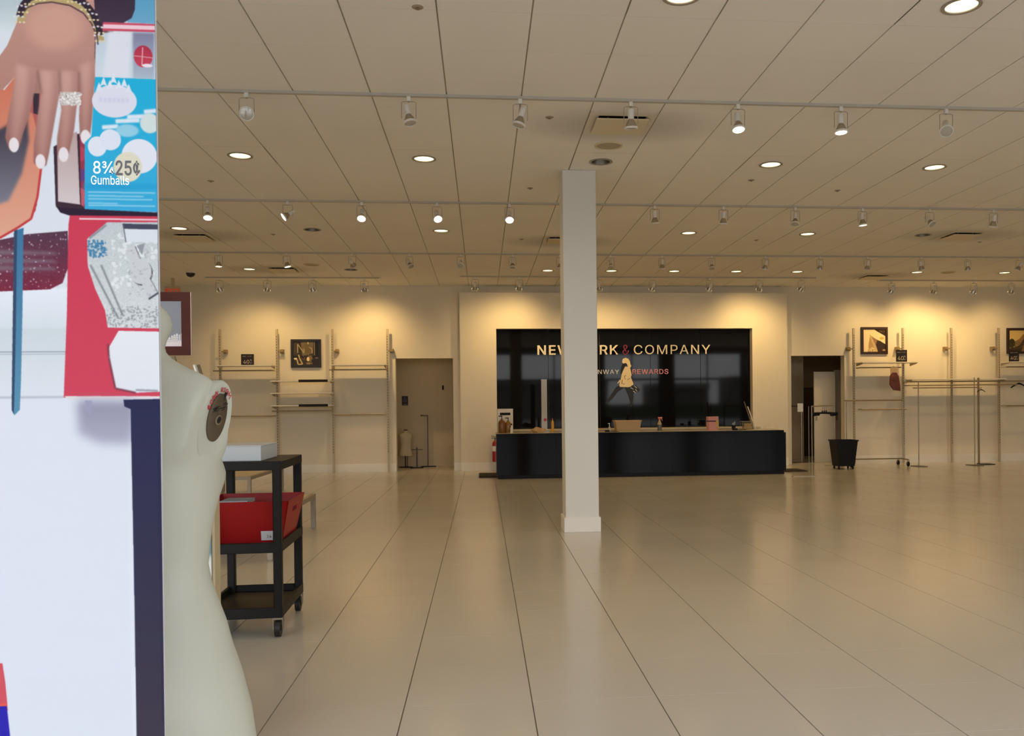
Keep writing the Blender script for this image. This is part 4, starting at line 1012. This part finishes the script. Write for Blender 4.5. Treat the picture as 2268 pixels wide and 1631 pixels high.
# pale boards standing behind the mannequin
t = thing('shelf_boards', 'upright stack of pale grey shelf boards behind the mannequin', 'boards', (at(500, 1078, Z=0).x - .35, 12.4, 0))
for k in range(5):
    MB().bb((.08 * k - .02, -.3 - .01 * k, 0), (.08 * k + .02, .3, .46 - .01 * k)).build('board', mat('board_grey', (.42, .38, .31), .5, noise=.05), t)

# ------------------------------------------------------------------ utility cart
cx, cy = -1.47, 5.66; W_, D_ = .245, .36
ct2 = thing('utility_cart', 'black three-shelf utility cart behind the mannequin', 'cart', (cx, cy, 0), .03)
M_cart = mat('cart_plastic', (.007, .006, .0055), .5, spec=.25, noise=.25, nscale=30, bump=.06)
for s in (-1, 1):
    for q in (-1, 1):
        MB().box((s * (W_ - .026), q * (D_ - .026), .575), (.05, .05, .91), bevel=.006).build('post', M_cart, ct2)
        px_, py_ = s * (W_ - .03), q * (D_ - .03)
        fk = MB().bb((px_ - .03, py_ - .014, .045), (px_ - .025, py_ + .014, .115)).bb((px_ + .025, py_ - .014, .045), (px_ + .03, py_ + .014, .115)).bb((px_ - .03, py_ - .02, .105), (px_ + .03, py_ + .02, .118)).build('caster_fork', M_chrome, ct2)
        MB().cyl((px_ - .016, py_, .051), (px_ + .016, py_, .051), .051, n=20).cyl((px_ - .020, py_, .051), (px_ + .020, py_, .051), .018, n=12).build('caster_wheel', mat('caster_rubber', (.012, .011, .011), .5), fk, True)
for z, h in ((.118, .065), (.512, .062), (1.01, .055)):
    mb = MB().bb((-W_, -D_, z), (W_, -D_ + .022, z + h), bevel=.004).bb((-W_, D_ - .022, z), (W_, D_, z + h), bevel=.004).bb((-W_, -D_ + .022, z), (-W_ + .022, D_ - .022, z + h), bevel=.004).bb((W_ - .022, -D_ + .022, z), (W_, D_ - .022, z + h), bevel=.004)
    zz = z + .012 if z < 1 else z + h - .012
    mb.bb((-W_ + .02, -D_ + .02, zz), (W_ - .02, D_ - .02, zz + .012)).build('shelf', M_cart, ct2)
# red tote
rb = thing('red_tote', 'red plastic tote on the middle shelf of the black cart', 'tote', (cx + .0, cy + .02, .537), .03)
h = .275
def rr(w_, d_, z): return [(-w_ / 2, -d_ / 2, z), (w_ / 2, -d_ / 2, z), (w_ / 2, d_ / 2, z), (-w_ / 2, d_ / 2, z)]
w0, d0, w1, d1 = .43, .44, .54, .56; th = .006
def side(p0, p1, p2, p3, n, name, hole=None):
    mb = MB(); n = Vector(n) * th; P = [Vector(p) for p in (p0, p1, p2, p3)]
    if hole is None:
        mb.loft([[p for p in P], [p + n for p in P]])
    else:
        def uv(u, v): return P[0].lerp(P[1], u).lerp(P[3].lerp(P[2], u), v)
        us = [0, hole[0], hole[1], 1]; vs = [0, hole[2], hole[3], 1]
        for i in range(3):
            for j in range(3):
                if i == 1 and j == 1: continue
                q = [uv(us[i], vs[j]), uv(us[i + 1], vs[j]), uv(us[i + 1], vs[j + 1]), uv(us[i], vs[j + 1])]
                mb.loft([q, [p + n for p in q]])
    mb.build(name, M_red, rb)
b0, t0 = rr(w0, d0, .0), rr(w1, d1, h)
side(b0[0], b0[1], t0[1], t0[0], (0, 1, 0), 'side_panel'); side(b0[2], b0[3], t0[3], t0[2], (0, -1, 0), 'side_panel')
side(b0[1], b0[2], t0[2], t0[1], (-1, 0, 0), 'end_panel', (.36, .64, .68, .80)); side(b0[3], b0[0], t0[0], t0[3], (1, 0, 0), 'end_panel', (.36, .64, .68, .80))
MB().bb((-w0 / 2, -d0 / 2, 0), (w0 / 2, d0 / 2, .006)).build('bottom', M_red, rb)
MB().bb((-.19, -.08, .24), (-.02, .12, .262)).build('paper_stack', M_box, rb)
nf = Vector((0, -h, -(d1 - d0) / 2)).normalized()   # outward normal of the front panel
lab = MB().bb((-.047, -.001, -.03), (.047, 0, .03)).build('paper_label', mat('label_white', srgb(206, 204, 206), .6), rb)
ang = math.atan2((d1 - d0) / 2, h)
fp = Vector((.142, -d0 / 2 - (d1 - d0) / 2 * (.06 / h) - .0015, .06)); lab.location = fp; lab.rotation_euler = (ang, 0, 0)
tm = text_mesh('14', .034, 0.); tm.transform(Matrix.Translation((0, -.002, -.012))); tm.materials.append(M_steelgrey); q = link('label_number', tm, rb); q.location = fp; q.rotation_euler = (ang, 0, 0)
# white box on top
wbx = thing('carton', 'flat pale grey carton on the cart top shelf', 'box', (cx - .09, cy - .06, 1.0655), .02)
MB().bb((-.32, -.25, 0), (.215, .20, .088), bevel=.002).build('carton_body', M_box, wbx)
MB().bb((-.322, -.252, .088), (.217, .202, .094), bevel=.001).build('lid', M_box, wbx)

# ------------------------------------------------------------------ fixture and signs behind the mannequin
c0 = at(475, 1200, Y=3.4); c1 = at(486, 1200, Y=3.75)
gs = thing('poster_stand', 'pale freestanding display stand with a dark poster behind the mannequin', 'stand', (c0.x - .35, 3.4, 0))
MB().bb((-.35, 0, .02), (.35, .075, 1.46), bevel=.004).bb((-.30, -.12, 0), (.20, .2, .02)).build('body', mat('stand_beige', srgb(190, 172, 138), .6), gs)
PP = Paint(0, 0, 70, 130, (62, 58, 54), 2.); PP.poly([(30, 40), (70, 30), (70, 130), (40, 130)], (100, 140, 150)); PP.poly([(0, 0), (70, 0), (70, 30), (0, 50)], (120, 106, 100)); PP.ell(50, 30, 12, 16, (170, 120, 110)); PP.poly([(60, 70), (70, 60), (70, 130), (64, 130)], (225, 225, 220)); PP.specks((0, 0, 70, 60), 40, (150, 140, 130), 2)
q = print_quad(.34, .66, 0, image_mat('poster_print', PP.blur(PP.a, 1.5), .5), gs, 'poster'); q.location = (0, -.006, .78)
def easel_card(px, py, y, label, lean, w_, h_):
    p = at(px, py, Y=y)
    t = thing('easel_sign', label, 'sign holder', (p.x, 3.44, 1.46), 0, group='small leaning card frames')
    R = Matrix.Rotation(lean, 3, 'Y')
    top = p.z - 1.46
    MB().box(R @ Vector((0, 0, top / 2)), (.006, .06, top), rot=R).build('frame_edge', M_sheet, t)
    MB().box(R @ Vector((w_ / 2, .0, top / 2)), (w_, .012, top * .98), rot=R).build('card_face', mat('card_dark', srgb(112, 100, 72), .5), t)
easel_card(404, 796, 3.55, 'small dark card frame leaning behind the shoulder, nearer the neck', -.28, .045, .2)
easel_card(463, 808, 3.5, 'thin pale card frame leaning behind the shoulder, beside the wall upright', -.30, .012, .2)
# wood-framed sign on a stem
fy = 4.3
a = at(300, 788, Y=fy); b = at(423, 648, Y=fy); W_ = (b.x - a.x) / 2; Hh = (b.z - a.z) / 2
ps = thing('pole_sign', 'dark wood framed grey sign with white skyline on a floor pole', 'sign', (a.x + W_, fy, 0)); zc = a.z + Hh; fw = .043
MB().bb((-W_, -.012, zc + Hh - fw), (W_, .0, zc + Hh)).bb((-W_, -.012, zc - Hh), (W_, 0, zc - Hh + fw)).bb((-W_, -.012, zc - Hh + fw), (-W_ + fw, 0, zc + Hh - fw)).bb((W_ - fw, -.012, zc - Hh + fw), (W_, 0, zc + Hh - fw)).build('frame', M_wood, ps)
MB().bb((W_, -.012, zc - Hh), (W_ + .003, .0, zc + Hh)).build('frame_edge', mat('edge_light', srgb(190, 166, 150), .4), ps)
SK = Paint(0, 0, 100, 115, (122, 124, 134), 3.)
rg = np.random.default_rng(5)
SK.poly([(0, 100), (100, 100), (100, 115), (0, 115)], (226, 216, 216))
xx = 0
while xx < 100:
    ww = rg.uniform(3, 7); hh = rg.uniform(14, 34); SK.poly([(xx, 104), (xx, 108 - hh), (xx + ww * .5, 104 - hh), (xx + ww, 108 - hh), (xx + ww, 104)], (222, 214, 216)); 
    for k in range(int(hh / 5)): SK.line([(xx + .8, 103 - 4.5 * k), (xx + ww - .8, 103 - 4.5 * k)], .9, (112, 110, 120), alpha=.7)
    xx += ww + rg.uniform(.4, 2.)
q = print_quad(W_ - fw, Hh - fw, -.007, image_mat('skyline_print', SK.blur(SK.a, .8), .3, .5), ps, 'skyline_panel'); q.location = (0, 0, zc)
MB().cyl((0, .01, .012), (0, .01, zc + Hh * .5), .016, n=12).build('pole', M_blackmetal, ps); MB().bb((-.2, -.18, 0), (.2, .2, .014)).build('base', M_blackmetal, ps)

# ------------------------------------------------------------------ mannequin
PH = math.radians(18); mx, my = -.703, 1.88
mq = thing('mannequin', 'headless pale female mannequin beside the poster board', 'mannequin', (mx, my, 0), -PH)
G = lambda u, c, w_: math.exp(-((u - c) / w_) ** 2)
def cutplane(z): return .137 + (z - 1.29) * .235
def sculpt(x, y, z, s_):
    if s_ > 0:   # chest
        q = s_ ** .4
        y += .046 * (G(x, .088, .05) + G(x, -.088, .05)) * G(z, 1.247, .05) * q
        if abs(x) > .06: x += math.copysign(.006, x) * G(z, 1.247, .045) * q * G(s_, .7, .45)
    else:        # seat, shoulder blades, spine
        y -= .045 * (G(x, .085, .07) + G(x, -.085, .07)) * G(z, .78, .10)
        y -= .012 * (G(x, .08, .05) + G(x, -.08, .05)) * G(z, 1.33, .07)
        y += .014 * G(x, 0, .03) * G(z, 1.15, .18)
    if 1.285 < z < 1.45: x = max(-cutplane(min(z, 1.415)), min(cutplane(min(z, 1.415)), x))
    return x, y
# half-width seen, half-depth, depth offset, roundness at each height
SV = [(.50, .185, .13, -.01), (.58, .205, .145, -.01), (.69, .229, .158, -.012), (.76, .218, .158, -.012), (.837, .197, .146, -.01), (.89, .176, .132, -.006), (.944, .160, .118, -.002), (.983, .144, .108, 0), (1.022, .130, .098, 0), (1.061, .1225, .094, 0), (1.10, .126, .097, 0),
      (1.14, .130, .102, .002), (1.17, .134, .106, .003), (1.19, .136, .108, .004), (1.205, .1365, .109, .004), (1.22, .137, .109, .004), (1.235, .137, .109, .004), (1.25, .137, .108, .004), (1.265, .138, .107, .003), (1.28, .141, .105, .002), (1.30, .158, .102, 0), (1.32, .172, .098, 0), (1.345, .182, .093, -.002),
      (1.37, .186, .087, -.004), (1.395, .186, .080, -.008), (1.415, .180, .073, -.010), (1.432, .168, .066, -.012), (1.445, .156, .060, -.013), (1.456, .144, .055, -.014), (1.466, .122, .052, -.014), (1.476, .099, .050, -.013), (1.486, .078, .048, -.012), (1.494, .063, .046, -.010),
      (1.501, .052, .045, -.008), (1.510, .042, .043, -.006), (1.520, .0372, .042, -.004), (1.534, .040, .043, -.002), (1.552, .048, .049, 0), (1.571, .0505, .052, 0), (1.585, .047, .049, 0), (1.597, .040, .042, 0), (1.608, .029, .031, 0), (1.615, .016, .018, 0), (1.617, .004, .004, 0)]
MT = []
for z, sv, b, yo in SV:
    a = math.sqrt(max(1e-6, sv ** 2 - (min(b, sv * .95) * math.sin(PH)) ** 2)) / math.cos(PH)
    MT.append((z, a, b, yo, 2.5 if 1.29 < z < 1.44 else 2.05))
MB().loft(torso_rings(MT, 64, sculpt)).build('body', M_mann, mq, True)
# shoulder cut: flat flange and steel plate on the right arm
pc = Vector((cutplane(1.372) + .0005, .010, 1.372)); up_ = Vector((.235, 0, 1)).normalized(); no_ = Vector((1, 0, -.235)).normalized()
def onp(y, w_, o): return pc + Vector((0, y, 0)) + up_ * w_ + no_ * o
def oval(ry, rz, o, n=40, dz=0.): return [onp(ry * math.cos(q), rz * math.sin(q) + dz, o) for q in [2 * PI * k / n for k in range(n)]]
MB().loft([oval(.050, .086, -.02, dz=-.012), oval(.053, .090, -.004, dz=-.012), oval(.050, .087, .002, dz=-.012), oval(.043, .079, .0022, dz=-.012), oval(.038, .070, .001, dz=-.012)]).build('arm_flange', M_mann, mq, True)
MB().loft([oval(.030, .051, -.002), oval(.030, .051, .0045), oval(.027, .048, .006)]).build('arm_plate', mat('arm_steel', srgb(104, 92, 76), .42, .6, noise=.25, nscale=40), mq, True)
MB().lathe([(.011, 0), (.011, .004), (.0075, .005), (.0075, 0)], 16, onp(0, -.004, .004), no_, close=False).build('arm_socket', M_chrome, mq)
MB().cyl(onp(0, -.004, .003), onp(0, -.004, .0066), .0075, n=12).build('socket_hole', M_dark, mq)
MB().cyl(onp(.010, .036, .003), onp(.010, .054, .0065), .0035, .0028, n=6).build('key_slot', M_dark, mq)
sm = MB()
for k in range(16):
    yy = random.uniform(-.024, .012); zz = random.uniform(.012, .030); L = random.uniform(.006, .014)
    sm.tube([onp(yy, zz, .006), onp(yy + L, zz + .003, .006)], .0009, 4)
sm = sm.build('scuff_mark', M_dark, mq); sm['kind'] = 'stuff'
mk = MB(); txt = 'DOWN RIGHT'
Bm = Matrix(((0, no_.x * -1, up_.x, 0), (1, 0, 0, 0), (0, no_.z * -1, up_.z, 0), (0, 0, 0, 1)))   # text x -> +y, text front -> outwards, text z -> up
for k, chh in enumerate(txt):
    if chh == ' ': continue
    q = PI * (.88 - .62 * k / (len(txt) - 1)); p = onp(.037 * math.cos(q) + .004, .058 * math.sin(q) - .003, .0032)
    mk.add_mesh(text_mesh(chh, .018, .0003, .0002), Matrix.Translation(p) @ Bm @ Matrix.Rotation(-(q - PI / 2) * .45, 4, 'Y'))
mk.build('red_writing', mat('red_marker', srgb(196, 60, 70), .6), mq)
MB().cyl((0, 0, .012), (0, 0, .55), .016, n=12).build('support_pole', M_chrome, mq); MB().lathe([(0, 0), (.2, 0), (.2, .008), (.19, .013), (0, .013)], 32).build('base', M_chrome, mq)

# ------------------------------------------------------------------ poster board
def poster_art():
    P = Paint(-350, -60, 353, 1700, (222, 228, 238))
    E = lambda x, y: x + 353 - (347 + 13 * y / 1631)     # straighten to the board's edge
    def pl(pts, *a, **k): P.poly([(E(x, y), y) for x, y in pts], *a, **k)
    def el(x, y, *a, **k): P.ell(E(x, y), y, *a, **k)
    def ln(pts, *a, **k): P.line([(E(x, y), y) for x, y in pts], *a, **k)
    pl([(-360, -60), (360, -60), (360, 90), (-360, 90)], (150, 172, 178), (222, 230, 236), soft=6)
    pl([(-350, 640), (150, 640), (150, 730), (-350, 740)], (232, 238, 248), (214, 222, 230), soft=2)
    pl([(-350, 730), (150, 726), (150, 876), (-350, 880)], (208, 216, 222), (222, 228, 238), soft=2)
    ln([(-350, 779), (150, 779)], 2.5, (150, 162, 178)); ln([(-350, 784), (150, 784)], 1.5, (160, 172, 188))
    ln([(-350, 878), (140, 878)], 4, (180, 184, 198), soft=1.5)
    pl([(-350, 880), (275, 884), (290, 1700), (-350, 1700)], (223, 227, 240), (216, 222, 234))
    # upper right: sleeve, blue, globe
    pl([(285, -60), (360, -60), (360, 56), (286, 54)], (74, 150, 190), (110, 170, 205))
    pl([(200, -60), (306, -60), (303, 25), (296, 44), (270, 60), (232, 76), (214, 60), (205, 20)], (52, 40, 56), (70, 56, 74))
    pl([(212, 70), (262, 58), (240, 110), (228, 140), (212, 150)], (118, 82, 86))
    pl([(216, 80), (360, 70), (360, 180), (212, 180)], (196, 208, 222), (210, 222, 232)); pl([(244, 74), (296, 74), (288, 176), (230, 176)], (226, 228, 238), soft=3); pl([(298, 76), (346, 76), (346, 178), (298, 178)], (132, 132, 160), (176, 190, 206), soft=2)
    el(321, 128, 21, 24, (176, 52, 76), (206, 70, 92)); ln([(300, 127), (344, 131)], 1.5, (235, 190, 200)); ln([(320, 108), (318, 148)], 2, (240, 200, 205)); el(330, 148, 12, 4, (240, 232, 238))
    pl([(232, 55), (360, 56), (360, 74), (228, 74)], (206, 80, 104)); pl([(232, 60), (360, 60), (360, 69), (232, 69)], (244, 206, 216))
    # red phone-like holder and gumballs between the fingers
    pl([(75, 200), (100, 200), (96, 330), (80, 470), (66, 490), (60, 300)], (176, 90, 88)); pl([(76, 200), (90, 205), (88, 262), (76, 258)], (58, 44, 54))
    pl([(66, 300), (92, 380), (82, 460), (72, 470), (66, 400)], (60, 44, 52))
    pl([(172, 300), (192, 320), (190, 470), (174, 472)], (150, 56, 78)); el(181, 345, 9, 16, (182, 66, 88)); el(182, 392, 8, 14, (104, 64, 126)); el(182, 440, 9, 20, (196, 90, 106))
    pl([(120, 330), (178, 300), (180, 456), (190, 466), (186, 474), (134, 472), (124, 460)], (62, 44, 56)); pl([(128, 320), (172, 296), (178, 456), (129, 450)], (186, 160, 158), (214, 202, 204))
    # orange rounded shape at left with a grey oval
    pl([(-350, 150), (-20, 160), (12, 210), (38, 178), (40, 230), (75, 260), (96, 350), (84, 440), (70, 490), (40, 508), (0, 530), (-350, 560)], (206, 112, 88), (226, 172, 146)); ln([(96, 350), (84, 440), (70, 488), (40, 508), (0, 531)], 5, (196, 62, 66))
    pl([(-60, 330), (10, 290), (62, 262), (66, 318), (50, 390), (20, 450), (-40, 470)], (58, 52, 62), (132, 130, 146), soft=3)
    # hand
    sk = (204, 158, 142); sd = (158, 112, 102)
    pl([(-140, 190), (0, 140), (20, 112), (42, 60), (60, 20), (66, -60), (208, -60), (214, 40), (212, 130), (60, 170), (38, 178), (10, 208), (-140, 260)], (200, 152, 138), (178, 130, 118))
    pl([(42, 120), (212, 110), (213, 190), (206, 215), (40, 215)], (190, 144, 132), (166, 120, 110))
    for pts, nx, ny in (([(40, 150), (84, 160), (80, 205), (68, 262), (54, 300), (46, 328), (36, 341), (22, 338), (14, 312), (20, 268), (34, 200)], 33, 328),
                        ([(88, 165), (136, 165), (134, 215), (120, 290), (110, 345), (104, 371), (90, 379), (76, 366), (76, 330), (85, 265), (94, 215)], 91, 363),
                        ([(134, 165), (176, 165), (174, 225), (166, 292), (153, 348), (141, 361), (128, 346), (128, 312), (138, 250), (134, 215)], 142, 347),
                        ([(176, 150), (213, 140), (211, 205), (206, 268), (201, 304), (190, 321), (179, 306), (177, 268), (179, 200)], 191, 308)):
        pl(pts, (186, 140, 130), (152, 102, 96), soft=1.); c = [(sum(p[0] for p in pts) / len(pts) - 3, y) for y in (170, 240)]
        pl([(p[0] * .55 + c[0][0] * .45, p[1] * .94 + 10) for p in pts], (216, 170, 156), (184, 138, 128), soft=5, alpha=.75)
        el(nx, ny, 11, 16, (236, 226, 230), soft=1.5)
    for x0, x1 in ((86, 94), (134, 136), (177, 178)): ln([(x0, 165), (x1, 215)], 5, (130, 88, 82), alpha=.55, soft=2.5)
    el(125, 70, 62, 48, (222, 174, 154), alpha=.55, soft=22)
    pl([(135, 210), (180, 210), (181, 238), (136, 240)], (206, 196, 190)); P.specks((E(135, 210), 210, E(182, 212), 241), 70, (250, 248, 248), 1.6); P.specks((E(135, 210), 210, E(182, 212), 241), 25, (130, 110, 110), 1.)
    arc = [(45, 56), (52, 34), (66, 16), (90, 6), (120, 2), (160, 8), (190, 24), (208, 46), (220, 74), (222, 92)]
    ln([(x + 4, y + 4) for x, y in arc], 16, (186, 164, 112)); ln([(x + 2, y - 8) for x, y in arc], 15, (52, 40, 54)); ln([(x - 2, y + 13) for x, y in arc[1:]], 3, (86, 60, 66))
    for x, y in arc:
        for o in (-9, 0, 9): el(x + o, y - 9 + abs(o) * .2, 3, 2.2, (228, 224, 226)); el(x + o + 3, y + 5, 3, 2, (232, 214, 170))
    # cyan card
    pl([(213, 176), (360, 178), (360, 471), (188, 468), (189, 320), (204, 306), (211, 210)], (34, 178, 222), (60, 172, 220)); pl([(188, 410), (360, 410), (360, 420), (188, 424)], (40, 160, 214), soft=4)
    el(256, 228, 50, 36, (224, 224, 240)); 
    for x, y in ((222, 196), (232, 184), (246, 190), (254, 178), (266, 190), (278, 186), (288, 198)): pl([(x - 8, y + 12), (x - 3, y - 2), (x, y - 9), (x + 3, y - 2), (x + 8, y + 12), (x, y + 8)], (228, 232, 244))
    for x in range(222, 292, 10): ln([(x, 226), (x + 7, 226)], 10, (196, 200, 226), alpha=.5, soft=1)
    for x0, y0, n in ((228, 286, 4), (258, 272, 6), (284, 262, 6), (322, 250, 3)): ln([(x0, y0), (x0 + n * 9, y0 - 3)], 9, (224, 234, 246), soft=1.2)
    el(284, 292, 26, 14, (150, 208, 232), soft=4); el(335, 275, 22, 22, (214, 226, 226), soft=3); el(217, 328, 21, 22, (228, 232, 244)); el(246, 313, 24, 23, (224, 230, 244)); el(311, 348, 40, 38, (230, 232, 244)); el(285, 372, 32, 33, (226, 222, 200))
    for y, x1 in ((428, 346), (436, 320), (443, 340), (452, 262), (457, 346)): ln([(196, y), (x1, y + 1)], 3.5, (150, 208, 236), alpha=.8)
    pl([(126, 462), (190, 466), (360, 472), (360, 481), (160, 482), (134, 474)], (48, 34, 52))
    # dark speckled roll at left
    pl([(-350, 540), (0, 535), (60, 522), (150, 514), (152, 590), (138, 628), (110, 642), (0, 647), (-350, 650)], (86, 58, 78), (126, 44, 66), noise=.03)
    for y in (560, 578, 594): pl([(-350, y + 6), (0, y - 4), (118, y), (130, y + 6), (0, y + 8), (-350, y + 12)], (132, 122, 132), soft=3, alpha=.7)
    P.specks((-60, 520, 150, 640), 120, (214, 206, 216), 1.3)
    # blue pole
    pl([(32, 515), (53, 508), (49, 700), (45, 840), (42, 905), (30, 917), (24, 905), (28, 700)], (66, 118, 160), (92, 146, 176)); pl([(32, 515), (39, 512), (34, 740), (29, 915), (24, 905), (28, 700)], (54, 74, 104))
    # red coin machine
    pl([(155, 480), (360, 480), (360, 882), (139, 879), (147, 700), (152, 500)], (206, 62, 86), (208, 70, 92), noise=.008); ln([(176, 487), (360, 488)], 3.5, (240, 214, 222)); pl([(140, 876), (360, 878), (360, 884), (152, 884)], (226, 220, 224))
    pl([(193, 531), (238, 494), (360, 493), (360, 728), (238, 726), (232, 688), (210, 640), (194, 590)], (196, 204, 208), (214, 218, 220), noise=.045); P.specks((250, 520, 352, 640), 80, (232, 236, 238), 4)
    P.specks((196, 535, 238, 572), 90, (66, 126, 168), 2.4); P.specks((236, 680, 352, 726), 200, (150, 154, 160), 1.8)
    for a, b in (((200, 588), (262, 706)), ((224, 588), (272, 700)), ((198, 530), (236, 500))): ln([a, b], 4, (112, 118, 126), alpha=.8, soft=1.2)
    pl([(272, 497), (360, 498), (360, 510), (274, 508)], (70, 72, 92)); pl([(275, 509), (360, 509), (360, 538), (280, 537)], (222, 228, 236)); ln([(274, 500), (280, 538)], 2, (96, 98, 110))
    for o, c in ((3, (80, 82, 92)), (0, (206, 208, 212))):
        pl([(278 + o, 556 + o), (298 + o, 543 + o), (312 + o, 576 + o), (290 + o, 588 + o)], c); el(312 + o, 602 + o, 25, 28, c); pl([(312 + o, 622 + o), (330 + o, 612 + o), (350 + o, 648 + o), (328 + o, 662 + o)], c)
    pl([(304, 545), (322, 540), (316, 566)], (150, 154, 162)); P.specks((284, 550, 346, 655), 60, (176, 178, 184), 2)
    pl([(262, 733), (360, 735), (360, 868), (300, 870), (254, 861), (246, 820), (238, 790), (241, 768)], (232, 234, 240), (226, 230, 238)); ln([(238, 762), (240, 792), (254, 860), (300, 870)], 4, (120, 60, 76), soft=1.); ln([(300, 864), (350, 866)], 4, (120, 120, 132), alpha=.7, soft=1)
    # post and shadow
    pl([(168, 886), (300, 888), (296, 950), (290, 985), (220, 982), (172, 960)], (140, 138, 162), (168, 168, 190), soft=10, alpha=.9); pl([(186, 886), (202, 886), (200, 914), (194, 917), (188, 910)], (160, 158, 186))
    pl([(272, 885), (360, 884), (370, 1700), (298, 1700), (293, 1250), (288, 906), (274, 900)], (44, 46, 80), (64, 58, 70)); ln([(350, 1000), (356, 1600)], 3, (40, 40, 60), alpha=.6)
    # lower left corner print
    pl([(-350, 1452), (0, 1458), (6, 1500), (10, 1546), (-350, 1546)], (206, 84, 96)); pl([(-350, 1546), (10, 1546), (11, 1562), (-350, 1562)], (226, 92, 84)); pl([(-350, 1552), (9, 1552), (24, 1700), (-350, 1700)], (46, 40, 172))
    return np.clip(P.blur(P.a, .8), 0, 1) * .83
pb = thing('poster_board', 'large gumball machine photo poster board at the left edge', 'poster', (0, 1.25, 0))
XE = -.449
BT2 = 2.25
MB().bb((XE - 1.0, 0, 0), (XE, .006, BT2)).build('foam_board', mat('board_white', srgb(206, 208, 212), .5), pb)
kx, kz = 1681., 1583.
zc = at(353, 815.5, Y=1.25).z
def bz(py): return zc + (815.5 - py) / kz
x0 = XE + (-350 - 353) / kx; z1, z0 = bz(-60), bz(1700)
q = print_quad((XE - x0) / 2, (z1 - z0) / 2, 0, image_mat('gumball_print', poster_art(), .75, .06), pb, 'photo_print', .0008); q.location = ((x0 + XE) / 2, -.0009, (z0 + z1) / 2)
def ptext(body, px0, px1, py0, py1, col, name='printed_lettering', off=0.):
    me = text_mesh(body, 1., 0., off); lo, hi = span(me)
    sx_ = (px1 - px0) / kx / (hi[0] - lo[0]); sz_ = (py1 - py0) / kz / (hi[2] - lo[2])
    e_ = 347 + 13 * py1 / 1631
    me.transform(Matrix.Translation((XE + (px0 - e_) / kx, -.0014, bz(py1))) @ Matrix.Diagonal((sx_, 1, sz_, 1)) @ Matrix.Translation((-lo[0], 0, -lo[2])))
    me.materials.append(col); link(name, me, pb)
ptext('25¢', 258, 313, 358, 391, mat('print_grey', srgb(66, 64, 70), .5), off=.012)
ptext('8¾', 208, 254, 360, 388, mat('print_white', srgb(226, 234, 246), .5), off=.008)
ptext('Gumballs', 203, 288, 392, 412, MATS['print_white'], off=.006)
MB().bb((XE - .95, -.10, 0), (XE - .75, .15, .01)).bb((XE - .30, .006, 0), (XE - .10, .2, .01)).bb((XE - .22, .006, 0), (XE - .18, .03, .9)).build('foot', M_blackmetal, pb)
